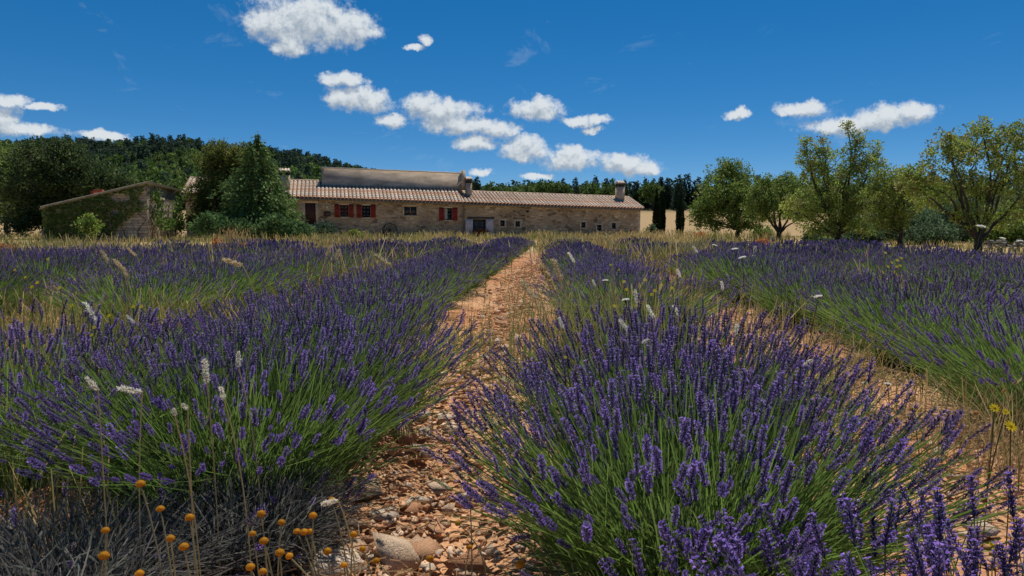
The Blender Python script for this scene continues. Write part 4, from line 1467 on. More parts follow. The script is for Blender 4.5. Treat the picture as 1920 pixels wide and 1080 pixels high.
def build_trees():
    grp = 'almond trees along the right edge of the field'
    lobed_tree('almond_tree', 'large open almond tree with forked trunk at the far right edge', 'almond tree', 1836, 26.5,
               [(1845, 262, 52, 36), (1780, 285, 42, 28), (1725, 322, 34, 26), (1900, 285, 44, 40), (1870, 330, 52, 34), (1800, 340, 46, 34), (1755, 372, 40, 22),
                (1930, 350, 40, 44), (1895, 405, 34, 26), (1812, 400, 34, 26), (1845, 240, 16, 20), (1715, 345, 26, 22), (1905, 246, 24, 18), (1770, 262, 14, 18)],
               0.075, 0.60, ALM, 0.15, 101, grp, forks=0.55, crad=0.20, per=30)
    lobed_tree('almond_tree', 'tall dense almond tree with two upright leafy spires, middle of the orchard', 'almond tree', 1572, 37,
               [(1605, 262, 12, 30), (1600, 300, 24, 34), (1515, 275, 12, 22), (1540, 278, 12, 24), (1555, 310, 44, 30), (1520, 312, 26, 24), (1645, 290, 18, 22),
                (1570, 350, 58, 34), (1530, 385, 52, 30), (1605, 380, 54, 36), (1560, 415, 46, 26), (1628, 325, 28, 24), (1590, 240, 0.1 + 8, 10), (1500, 395, 36, 22), (1615, 425, 34, 16), (1545, 430, 44, 14), (1590, 405, 40, 20)],
               0.085, 0.58, ALM, 0.2, 102, grp, forks=0.7, crad=0.24, per=30)
    lobed_tree('almond_tree', 'smaller almond tree between the tall spired one and the far right tree', 'almond tree', 1690, 34,
               [(1672, 345, 36, 28), (1650, 375, 36, 30), (1690, 380, 32, 28), (1668, 405, 30, 22), (1700, 340, 22, 20), (1640, 335, 14, 18), (1650, 415, 28, 18), (1690, 412, 22, 18)], 0.085, 0.66, ALM, 0.13, 103, grp, forks=0.8, crad=0.24, per=28)
    lobed_tree('almond_tree', 'low round almond tree with wide V shaped limbs before the tan field', 'almond tree', 1461, 44,
               [(1460, 372, 42, 28), (1425, 390, 30, 24), (1497, 378, 32, 28), (1465, 348, 34, 20), (1476, 338, 14, 14), (1455, 400, 34, 16), (1505, 405, 22, 14), (1415, 365, 20, 20), (1437, 340, 14, 12)],
               0.10, 0.66, GRN, 0.17, 104, grp, forks=0.75, crad=0.28, per=28)
    lobed_tree('almond_tree', 'broad bright green almond tree nearest the cypresses', 'almond tree', 1385, 50,
               [(1350, 325, 24, 20), (1385, 328, 28, 24), (1345, 365, 44, 32), (1395, 365, 42, 34), (1325, 392, 28, 22), (1375, 400, 46, 26), (1420, 395, 26, 24), (1365, 312, 22, 12), (1340, 420, 24, 12), (1400, 425, 24, 10), (1315, 410, 20, 16), (1365, 380, 40, 24)],
               0.11, 0.74, GRN, 0.2, 105, grp, forks=1.0, crad=0.30, per=30)
    # dark shrubs behind the orchard
    BUSH = [(0.10, 0.16, 0.075), (0.075, 0.125, 0.06), (0.125, 0.185, 0.09)]
    for i, (px, py, rx, ry, d, lb, cs) in enumerate([
            (1715, 420, 42, 30, 40, 'blue green broom bush behind the smaller almond trunk', BUSH), (1625, 440, 40, 22, 41, 'low blue green broom bush right of the spired almond trunk', BUSH),
            (1540, 446, 32, 14, 42, 'low green bush left of the spired almond trunk', BUSH), (1770, 425, 38, 34, 46, 'dark bush left of the far right almond trunk', CON),
            (1890, 430, 50, 32, 36, 'bright green bush at the right edge behind the rubble wall', GRN), (1780, 395, 60, 36, 52, 'tall dark evergreen bush behind the far right almond', BUSH),
            (1432, 436, 16, 12, 56, 'small round bush between two almond trunks', GRN), (1930, 385, 60, 40, 50, 'tall dark bush cut by the right frame edge', BUSH), (1690, 385, 50, 26, 56, 'dark bush mass behind the middle almonds', CON), (1590, 425, 46, 26, 50, 'blue green bush close behind the spired almond', BUSH), (1655, 428, 40, 26, 48, 'mid green bush behind the smaller almond', BUSH), (1840, 420, 44, 34, 44, 'blue green bush behind the far right almond trunk', BUSH), (1745, 440, 40, 16, 36, 'low blue green bush before the dark one', BUSH)]):
        lobed_tree('broom_bush', lb, 'bush', px, d, [(px, py, rx, ry), (px - rx * 0.5, py + ry * 0.35, rx * 0.6, ry * 0.6), (px + rx * 0.5, py + ry * 0.3, rx * 0.6, ry * 0.6)],
                   0.11, 1.2, cs, 0.05, 200 + i, 'bushes behind the orchard', forks=0.15, crad=0.32, per=30)
    # cypresses
    for i, (px, w, top, d, lb) in enumerate([(1230.5, 6.6, 357, 86, 'slim dark cypress nearest the farmhouse gable'), (1242, 5.4, 361, 88, 'thin dark cypress close behind the gable cypress'), (1275, 7.8, 361, 86, 'dark cypress standing alone before the tan field')]):
        p = at(px, 428, d)
        h = at(px, top, d).z - terr(p.x, d)
        t = thing('cypress', lb, 'cypress', (p.x, d, terr(p.x, d)), 0, 'cypresses right of the farmhouse')
        rng = np.random.default_rng(300 + i)
        g, gt = G(), G()
        n = 5200
        f = rng.random(n)
        rr = w * d / F * (np.sin(np.clip(f * 1.05 + 0.12, 0, 1) * math.pi) ** 0.45) * (1 - 0.25 * f)
        a = rng.uniform(0, 6.3, n); q = rng.random(n) ** 0.3
        lump = 0.85 + 0.3 * vnoise(a * 2.2, f * 14)
        P = np.stack([rr * q * lump * np.cos(a), rr * q * lump * np.sin(a), 0.15 + f * h * 0.97], 1)
        D = np.stack([np.cos(a) * 0.35, np.sin(a) * 0.35, np.ones(n)], 1) + rng.normal(size=(n, 3)) * 0.2
        cards(g, P, D, rng.uniform(0.16, 0.34, n), 0.08, jitter((0.018, 0.034, 0.014), n, rng, 0.35), rng)
        gt.tube([(0, 0, -0.1), (0, 0, h * 0.8)], [0.12, 0.03], 6)
        obj('crown', g.mesh('crown', M_NEEDLE), t); obj('trunk', gt.mesh('trunk', M_BARK), t)
    # conifer in front of the left end of the farmhouse
    p = at(487, 428, 54)
    t = thing('deodar_cedar', 'drooping blue green cedar in front of the left end of the farmhouse', 'cedar', (p.x, 54, 0))
    rng = np.random.default_rng(55)
    g, gt = G(), G()
    hh = at(487, 256, 54).z
    conifer_arrays(g, gt, hh, 4.3, rng, 30, 74, 0.27, [(0.12, 0.185, 0.055), (0.145, 0.215, 0.065), (0.085, 0.135, 0.048)], 0.42, 0.02, 0.72, 0.018, True)
    obj('crown', g.mesh('crown', M_NEEDLE), t); obj('trunk', gt.mesh('trunk', M_BARK), t)
    YG = [(0.19, 0.22, 0.045), (0.14, 0.18, 0.04), (0.09, 0.125, 0.034), (0.25, 0.26, 0.055)]
    lobed_tree('holm_oak', 'yellow green evergreen oak just left of the cedar', 'oak tree', 408, 57,
               [(415, 285, 26, 18), (400, 305, 28, 26), (432, 305, 28, 28), (395, 345, 30, 30), (425, 350, 36, 36), (385, 395, 34, 28), (425, 395, 36, 30), (452, 285, 20, 16), (468, 300, 20, 22), (375, 370, 26, 26), (380, 420, 34, 16), (445, 340, 34, 34)],
               0.13, 0.95, YG, 0.22, 61, None, forks=0.8, crad=0.36, per=34)
    for i, (px, py, rx, ry, lb) in enumerate([(395, 420, 34, 18, 'spreading juniper below the evergreen oak'), (448, 426, 34, 10, 'spreading juniper at the left foot of the cedar'), (515, 422, 36, 15, 'feathery juniper at the right foot of the cedar'), (556, 432, 30, 7, 'low juniper right of the cedar before the stone wall')]):
        lobed_tree('juniper', lb, 'juniper', px, 50, [(px, py, rx * .7, ry), (px - rx * .6, py + 6, rx * .5, ry * .6), (px + rx * .55, py + 4, rx * .5, ry * .7), (px + rx * .1, py - ry * .6, rx * .3, ry * .5)], 0.17, 0.6, [(0.10, 0.17, 0.06), (0.12, 0.195, 0.07), (0.075, 0.13, 0.05)], 0.06, 70 + i, 'junipers round the cedar', forks=0.15, crad=0.36, per=34, mat=M_NEEDLE)
    for i, (px, py, rx, ry, lb, cs) in enumerate([(568, 434, 22, 8, 'small yellow green shrub before the brown door', GRN), (605, 431, 26, 9, 'dark rounded shrub below the wall plaque', CON), (165, 425, 16, 16, 'light green sapling against the ivy wall', GRN), (668, 441, 16, 6, 'small yellowish shrub under the paired red windows', YG)]):
        lobed_tree('shrub', lb, 'shrub', px, 58 if px > 400 else 44, [(px, py, rx, ry), (px, py - ry * .5, rx * .6, ry)], 0.12, 0.8, cs, 0.04, 90 + i, 'garden shrubs', forks=0.1, crad=0.28, per=28)
    # dark walnut behind the cottage and neighbours
    DK = [(0.055, 0.09, 0.03), (0.07, 0.11, 0.035), (0.04, 0.07, 0.026), (0.11, 0.155, 0.042)]
    lobed_tree('walnut_tree', 'big dark dense walnut tree behind the ivy cottage', 'walnut tree', 110, 62,
               [(105, 305, 60, 36), (75, 345, 60, 46), (140, 345, 60, 44), (50, 390, 44, 34), (100, 395, 62, 34), (185, 335, 46, 34), (160, 385, 50, 30), (215, 365, 34, 26), (60, 420, 44, 18), (130, 290, 34, 22), (225, 345, 24, 24)],
               0.17, 0.85, DK, 0.34, 111, None, forks=1.4, crad=0.48, per=34)
    lobed_tree('oak_tree', 'light green oak at the left frame edge behind the dark walnut', 'tree', 12, 78, [(10, 345, 44, 40), (0, 300, 40, 30), (30, 385, 36, 26), (-20, 380, 40, 40)], 0.19, 0.8, GRN, 0.25, 112, None, forks=1.6, crad=0.5, per=30)
    lobed_tree('young_conifer', 'small pointed conifer at the foot of the gable cypress', 'tree', 1222, 82, [(1222, 430, 8, 8), (1216, 436, 10, 5)], 0.12, 0.8, BUSH, 0.05, 113, None, forks=0.2, crad=0.3, per=26)


build_trees()

# ------------------------------------------------------------------ lavender
PET = np.array([0.285, 0.18, 0.55]); CAL = np.array([0.088, 0.072, 0.135])


def spike_template(detail, rng):
    """unit spike: z 0..1 long, radius about 0.11; whorls of dark calyces with violet corollas"""
    g = G()
    if detail == 0:
        for k in range(3):
            a = k * math.pi / 3 + rng.uniform(-0.2, 0.2)
            c, s = math.cos(a), math.sin(a)
            xs = [(-0.10, 0.0), (0.10, 0.0), (0.15, 0.35), (-0.14, 0.4), (0.13, 0.75), (-0.13, 0.7), (0.03, 1.0), (-0.05, 0.97)]
            v = [(x * c, x * s, z) for x, z in xs]
            gv = np.array([0.195, 0.15, 0.30])
            col = np.stack([CAL * 1.5, CAL * 1.4, gv, gv * 0.9, gv * 1.1, gv * 0.85, PET * 0.8, gv])
            g.add(v, [(0, 1, 2, 3), (3, 2, 4, 5), (5, 4, 6, 7)], c=col)
    else:
        W = {1: 4, 2: 6, 3: 8}[detail]
        per = {1: 3, 2: 5, 3: 6}[detail]
        for w in range(W):
            z = w / W + (0.0 if w else -0.02)
            prof = 0.75 + 0.35 * math.sin(min(1, (w + 0.6) / W) * math.pi) - 0.25 * (w == W - 1)
            a0 = rng.uniform(0, 6.3)
            for k in range(per):
                a = a0 + k * 2 * math.pi / per + rng.uniform(-0.2, 0.2)
                o = np.array([math.cos(a), math.sin(a), 0]); t = np.array([-math.sin(a), math.cos(a), 0])
                h = 1.0 / W
                wd = 0.075 if detail > 1 else 0.11
                r0, r1 = 0.03, 0.125 * prof
                b = np.array([0, 0, z]) + o * r0; tip = np.array([0, 0, z + h * 1.15]) + o * r1
                mid = (b + tip) / 2 + o * 0.02
                cv = CAL * rng.uniform(0.7, 1.5)
                g.add([b, mid + t * wd * 0.6, tip, mid - t * wd * 0.6], [(0, 1, 2, 3)], c=np.stack([cv * 0.8, cv, cv * 1.3 + PET * 0.12, cv]))
                if rng.random() < (0.62 if detail > 1 else 0.75):
                    for s in ((-1, 1) if detail == 3 else (0,)):
                        pc = PET * rng.uniform(0.7, 1.35) * (1 + rng.uniform(-0.1, 0.1, 3))
                        e = tip + o * 0.075 + np.array([0, 0, h * rng.uniform(-0.1, 0.5)]) + t * s * 0.05
                        g.add([tip - t * 0.012 - o * 0.01, tip + t * (0.055 + 0.02 * s) + o * 0.035 + [0, 0, 0.03], e, tip - t * (0.055 - 0.02 * s) + o * 0.03 + [0, 0, 0.03]], [(0, 1, 2, 3)], c=pc)
        # axis
        g.tube([(0, 0, -0.05), (0, 0, 0.95)], [0.035, 0.02], 3, c=CAL * 0.9, cap=False)
    return np.concatenate(g.V), np.concatenate(g.Q), np.concatenate(g.C)


_sr = np.random.default_rng(77)
SPIKE = {d: [spike_template(d, _sr) for _ in range(4)] for d in (0, 1, 2, 3)}
SPIKE_MESH = []
for (V_, Q_, C_) in SPIKE[3]:
    SPIKE_MESH.append(G().add(V_, Q_, c=C_).mesh('flower_spike', M_PETAL))

GREEN = np.array([0.16, 0.27, 0.052]); GREY = np.array([0.11, 0.15, 0.075])


def bush_geometry(rng, Rr, Hh, n, nleaf, detail, bloom=0.8, wscale=1.0, sscale=1.0, dead=False, top=1.0, spread=74):
    """returns foliage G, spike list (pos, dir, length, template index)"""
    u = rng.random(n)
    th = np.arccos(1 - u * (1 - math.cos(R(spread))))
    ph = rng.uniform(0, 2 * math.pi, n)
    q = rng.uniform(0.74, 1.08, n)
    fall = rng.random(n) < 0.05
    th = np.where(fall, np.minimum(th * 1.25 + 0.1, 1.5), th)
    lump = 0.9 + 0.25 * vnoise(np.cos(ph) * 2 + 20 + rng.uniform(0, 9), np.sin(ph) * 2 + th * 2 + 20)
    tip = np.stack([Rr * np.sin(th) * np.cos(ph) * q * lump, Rr * np.sin(th) * np.sin(ph) * q * lump, Hh * (0.34 + 0.66 * np.cos(th) ** 0.8) * q * (0.92 + 0.12 * lump)], 1)
    base = tip * np.array([0.46, 0.46, 0.0]) + rng.normal(size=(n, 3)) * np.array([0.03, 0.03, 0.0]) + np.array([0, 0, 0.05])
    mid = base * 0.5 + tip * 0.5 + rng.normal(size=(n, 3)) * np.array([0.022, 0.022, 0.01]) + np.array([0, 0, 1.0]) * (Hh * 0.10) * np.sin(th)[:, None]
    g = G()
    if dead:
        cs = jitter((0.165, 0.16, 0.145), n, rng, 0.45)
    else:
        k = rng.random((n, 1)) ** 1.4 * 0.7
        cs = (GREEN * (1 - k) + np.array([0.13, 0.15, 0.06]) * k) * (1 + rng.uniform(-0.25, 0.3, (n, 1)))
    w = 0.0026 * wscale * rng.uniform(0.8, 1.3, n)
    ribbons(g, np.stack([base, mid, tip], 1), np.stack([w * 1.2, w, w * 0.8], 1), cs, rng)
    # leafy lower half
    m = nleaf
    u = rng.random(m); th2 = np.arccos(1 - u * (1 - math.cos(R(86)))); ph2 = rng.uniform(0, 6.283, m); q2 = rng.random(m) ** 0.33 * 0.78
    P = np.stack([Rr * 0.85 * np.sin(th2) * np.cos(ph2) * q2, Rr * 0.85 * np.sin(th2) * np.sin(ph2) * q2, 0.02 + Hh * 0.78 * np.cos(th2) * q2], 1)
    D = P * np.array([1, 1, 0.8]) + np.array([0, 0, 0.28 * Rr]) + rng.normal(size=(m, 3)) * 0.16
    lc = jitter((0.14, 0.145, 0.13) if dead else GREY, m, rng, 0.35)
    if not dead:
        kk = rng.random((m, 1)) * np.clip(P[:, 2:3] / (0.5 * Hh), 0, 1)
        lc = lc * (1 - kk) + GREEN * kk
    ln = 0.08 * (wscale ** 0.7) * rng.uniform(0.7, 1.5, m)
    cards(g, P, D, ln, 0.0055 * wscale, lc, rng)
    # woody heart
    a = np.linspace(0, 2 * math.pi, 11)[:-1]; b = np.linspace(0, math.pi / 2, 5)
    vv = []
    for bb in b:
        for aa in a:
            k = 0.36 * rng.uniform(0.85, 1.15)
            vv.append((Rr * k * math.cos(bb) * math.cos(aa), Rr * k * math.cos(bb) * math.sin(aa), Hh * 0.42 * math.sin(bb) * rng.uniform(0.9, 1.1) - 0.02))
    qq = [(i * 10 + j, i * 10 + (j + 1) % 10, (i + 1) * 10 + (j + 1) % 10, (i + 1) * 10 + j) for i in range(4) for j in range(10)]
    g.add(vv, qq, c=(0.05, 0.045, 0.04) if dead else (0.04, 0.05, 0.02))
    has = rng.random(n) < bloom * (1.65 - 0.95 * th / R(spread))      # the crown of the bush flowers most
    d = tip - mid
    d = d / np.linalg.norm(d, axis=1, keepdims=True) + np.array([0, 0, 0.30]) + rng.normal(size=(n, 3)) * 0.16
    pos = tip[has]; dr = d[has]
    L_ = rng.uniform(0.036, 0.080, len(pos)) * sscale
    return g, pos, dr, L_


def spikes_joined(pos, dr, L_, detail, rng, fat=1.0):
    g = G()
    k = rng.integers(0, 4, len(pos))
    for i in range(4):
        s = np.where(k == i)[0]
        if len(s) == 0:
            continue
        tint = (1 + rng.uniform(-0.35, 0.3, (len(s), 1))) * (1 + rng.uniform(-0.08, 0.08, (len(s), 3)))
        fd = rng.random(len(s)) < 0.14          # faded heads
        tint[fd] *= np.array([0.95, 1.05, 0.55])
        sc = np.stack([L_[s] * fat, L_[s] * fat, L_[s]], 1)
        place(g, SPIKE[detail][i], frames(dr[s], rng), pos[s] - dr[s] / np.linalg.norm(dr[s], axis=1, keepdims=True) * 0.008, sc, tint)
    return g


def make_variant(seed, Rr, Hh, n, nleaf, detail, bloom, ws, ss, fat=1.0):
    rng = np.random.default_rng(seed)
    g, pos, dr, L_ = bush_geometry(rng, Rr, Hh, n, nleaf, detail, bloom, ws, ss)
    return g.mesh('foliage', M_STEM), spikes_joined(pos, dr, L_, detail, rng, fat).mesh('flower_spikes', M_PETAL)


VAR = {'hi': [make_variant(400 + i, 0.80, 0.58, 1250, 1700, 2, (0.6, 0.48, 0.64)[i], 1.3, 0.94, 0.82) for i in range(3)],
       'mid': [make_variant(420 + i, 0.82, 0.58, 900, 1000, 1, (0.64, 0.55, 0.7, 0.26, 0.58)[i], 2.0, 1.05, 0.88) for i in range(5)],
       'low': [make_variant(440 + i, 0.85, 0.56, 650, 460, 0, (0.72, 0.62, 0.78, 0.28, 0.66)[i], 3.2, 1.2, 1.08) for i in range(5)]}


def lav_bush(x, y, label, group, lod, vi, sc, rz, hz=1.0, name='lavender_bush', gz=None):
    t = thing(name, label, 'lavender', (x, y, gz if gz is not None else 0.0), rz, group)
    f, s = VAR[lod][vi]
    obj('foliage', f, t, scale=(sc, sc, sc * hz))
    o = obj('flower_spikes', s, t, scale=(sc, sc, sc * hz))
    o['kind'] = 'stuff'
    return t


def hero_bush(x, y, label, Rr, Hh, n, nleaf, seed, singles, bloom=0.8, sscale=1.1, spread=74, rz=0.0):
    rng = np.random.default_rng(seed)
    t = thing('lavender_bush', label, 'lavender', (x, y, 0.0), 0)
    g, pos, dr, L_ = bush_geometry(rng, Rr, Hh, n, nleaf, 2, bloom, 1.0, sscale, spread=spread)
    obj('foliage', g.mesh('foliage', M_STEM), t)
    # drop spikes that would sit at the lens
    wp = pos + np.array([x, y, 0])
    dist = np.linalg.norm(wp - np.array([0, 0, CH]), axis=1)
    ok = dist > 0.62
    pos, dr, L_, dist, wp = pos[ok], dr[ok], L_[ok], dist[ok], wp[ok]
    # the spikes that show largest become parts of their own
    infr = (np.abs(wp[:, 0] / np.maximum(wp[:, 1], 0.05)) < 0.76) & (wp[:, 1] > 0.3)
    order = np.argsort(dist + np.where(infr, 0, 100) - 0.6 * pos[:, 2])
    one = order[:singles]; rest = order[singles:]
    M = frames(dr[one], rng)
    for j, i in enumerate(one):
        m = Matrix([list(r) for r in M[j]]).to_4x4()
        s = float(L_[i])
        o = obj('flower_spike', SPIKE_MESH[int(rng.integers(0, 4))], t)
        o.matrix_local = Matrix.Translation(Vector(pos[i])) @ m @ Matrix.Diagonal((s * 0.72, s * 0.72, s, 1))
    o = obj('flower_spikes', spikes_joined(pos[rest], dr[rest], L_[rest], 2, rng, 0.74).mesh('flower_spikes', M_PETAL), t)
    o['kind'] = 'stuff'
    return t


def gz_at(x, y):
    near = 1 - float(smooth(8, 26, math.hypot(x, y)))
    return near * 0.03


def build_field():
    rng = np.random.default_rng(91)
    taken = []
    H = hero_bush
    H(0.64, 0.66, 'nearest lavender bush, tall violet spikes filling the bottom right corner', 0.60, 0.495, 620, 900, 500, 260, 0.88, 0.98)
    H(0.46, 1.74, 'big lavender bush in the foreground right of the stony path', 0.66, 0.56, 2500, 3000, 501, 295, 0.46, 0.86)
    H(0.60, 2.50, 'lavender bush just behind the big foreground one, right of the stony path', 0.66, 0.58, 1900, 2200, 505, 200, 0.6, 0.86)
    H(-0.98, 2.36, 'wide lavender bush left of the stony path with green front', 0.74, 0.56, 2400, 3000, 502, 260, 0.44, 0.82)
    H(-0.88, 3.20, 'lavender bush behind the wide left one, leaning over the path', 0.76, 0.59, 1800, 2000, 506, 160, 0.58, 0.82)
    H(-1.85, 2.55, 'lavender bush behind the dry grey clump at the left', 0.78, 0.56, 2000, 2400, 503, 180, 0.5, 0.82)
    H(2.66, 3.20, 'lavender bush leaning over the right hand path at the right frame edge', 0.88, 0.56, 1900, 2400, 504, 160, 0.46, 0.82)
    taken += [(0.64, 0.66), (0.46, 1.74), (0.60, 2.50), (-0.92, 2.36), (-0.82, 3.2), (-1.85, 2.55), (2.66, 3.20), (-1.15, 1.55), (0.7, 3.75), (0.74, 4.3), (-3.1, 4.6), (-3.3, 3.9)]
    # rows
    cand = []
    for k in range(-13, 14):
        y = rng.uniform(0.8, 1.6)
        while y < 36:
            x = ROW0 + k * ROW_STEP + ROW_SLANT * y + rng.normal() * 0.07
            px = 960 + F * x / y
            if -330 < px < 2250 and y < float(field_end(x, y)):
                cand.append((x, y, k))
            y += rng.uniform(0.86, 1.12)
    n = 0
    far = G_far_f, G_far_s = [], []
    cand.sort(key=lambda c: c[1])
    count = 0
    far_pts = []
    ordn = {}
    for (x, y, k) in cand:
        if any(math.hypot(x - a, y - b) < 0.72 for a, b in taken):
            continue
        if y < 1.2 and abs(x) < 0.9:
            continue
        # gaps where weeds have taken over, more of them on the left
        gap = vnoise(np.float64(x * 0.55 + 50), np.float64(y * 0.42 + 12))
        if gap < (0.30 if x < -3 else 0.17) and y > 4:
            GAPS.append((x, y)); continue
        gap2 = vnoise(np.float64(x * 0.3 + 9), np.float64(y * 0.2 + 70))
        sc = float(rng.uniform(0.86, 1.06)) * (0.86 + 0.24 * gap2) * (1.0 if y < 9 else 0.93)
        lod = 'hi' if y < 5.2 else ('mid' if y < 11.5 else 'low')
        nv = len(VAR[lod])
        vi = int(rng.integers(0, nv))
        if y > 5 and rng.random() > 0.22 and vi == 3:
            vi = 0
        if count >= 296:
            far_pts.append((x, y, vi, sc, rng.uniform(0, 6.3)))
            continue
        ordn[k] = ordn.get(k, 0) + 1
        side = 'right' if k >= 0 else 'left'
        w = '%s row %s of the stony path' % (ORD[k if k >= 0 else -k - 1], side)
        look = 'greenish' if (vi == 3 and lod != 'hi') else 'purple'
        lav_bush(x, y, '%s lavender bush, %s from the front, %s' % (look, ORD[ordn[k] - 1], w), 'lavender bushes in the %s' % w, lod, vi, sc, float(rng.uniform(0, 6.3)), float(rng.uniform(0.94, 1.08)), gz=gz_at(x, y))
        count += 1
    print('lavender individuals', count, 'rest', len(far_pts))
    if far_pts:
        gf, gs = G(), G()
        rr = np.random.default_rng(3)
        for (x, y, vi, sc, rz) in far_pts:
            g, pos, dr, L_ = bush_geometry(rr, 0.88 * sc, 0.58 * sc, 150, 60, 0, 0.85, 5.5, 1.9)
            off = np.array([x, y, 0])
            for v, q, c in [(np.concatenate(g.V), np.concatenate(g.Q), np.concatenate(g.C))]:
                gf.add(v + off, q, c=c)
            s = spikes_joined(pos, dr, L_, 0, rr, 1.5)
            gs.add(np.concatenate(s.V) + off, np.concatenate(s.Q), c=np.concatenate(s.C))
        t = obj('far_lavender', None)
        tag(t, 'mass of purple lavender at the far end of the field', 'lavender', None, 'stuff')
        o = obj('foliage', gf.mesh('foliage', M_STEM), t); o['kind'] = 'stuff'
        o = obj('flower_spikes', gs.mesh('flower_spikes', M_PETAL), t); o['kind'] = 'stuff'
    # dead grey lavender clump, bottom left
    for (x, y, Rr, Hh, lb, sd) in ((-1.12, 1.60, 0.50, 0.27, 'dry grey flowerless lavender clump in the bottom left corner', 601), (-0.74, 1.90, 0.33, 0.24, 'small dull flowerless clump beside the path, behind the yellow buttons', 602)):
        r2 = np.random.default_rng(sd)
        t = thing('dry_lavender', lb, 'lavender', (x, y, 0))
        g, pos, dr, L_ = bush_geometry(r2, Rr, Hh, 1100, 1500, 2, 0.03, 1.1, 0.6, dead=True, spread=86)
        obj('foliage', g.mesh('foliage', M_STEM), t)
        s = spikes_joined(pos, dr, L_, 2, r2)
        o = obj('flower_spikes', s.mesh('flower_spikes', M_PETAL), t)


GAPS = []
build_field()


# ------------------------------------------------------------------ grasses and weeds
STRAW = [(0.52, 0.40, 0.17), (0.46, 0.33, 0.14), (0.58, 0.47, 0.24), (0.40, 0.33, 0.13)]
WEED = [(0.16, 0.19, 0.05), (0.22, 0.22, 0.07), (0.12, 0.16, 0.045), (0.30, 0.26, 0.10)]


def blades(g, cx, cy, h, w, spread, cols, rng, k=4, lean=0.35, z=None):
    """n blades standing at (cx, cy)"""
    n = len(cx)
    a = rng.uniform(0, 6.3, n); ln = h * rng.uniform(0.55, 1.15, n)
    le = rng.random(n) * lean
    t = np.linspace(0, 1, k)
    z0 = np.zeros(n) if z is None else z
    P = np.stack([cx[:, None] + np.cos(a)[:, None] * (le * ln)[:, None] * t[None] ** 2 + (rng.normal(size=n) * 0)[:, None],
                  cy[:, None] + np.sin(a)[:, None] * (le * ln)[:, None] * t[None] ** 2,
                  z0[:, None] + ln[:, None] * (t[None] - 0.25 * le[:, None] * t[None] ** 2)], 2)
    W = w * np.array([0.8, 1.0, 0.8, 0.15][:k] if k == 4 else np.linspace(1, 0.2, k))[None] * rng.uniform(0.7, 1.3, (n, 1))
    col = np.asarray(cols, float)[rng.integers(0, len(cols), n)] * (1 + rng.uniform(-0.2, 0.25, (n, 1)))
    ribbons(g, P, W, col, rng)
    return P[:, -1], P[:, -1] - P[:, -2], ln


HEADS = None


def seed_heads(g, tip, d, ln, wd, cols, rng, frac):
    s = rng.random(len(tip)) < frac
    if s.sum() == 0:
        return
    col = np.asarray(cols, float)[rng.integers(0, len(cols), s.sum())]
    for _ in range(2):
        cards(g, tip[s] - d[s] * 0.3, d[s] + np.array([0, 0, 0.03]), ln, wd, col, rng)


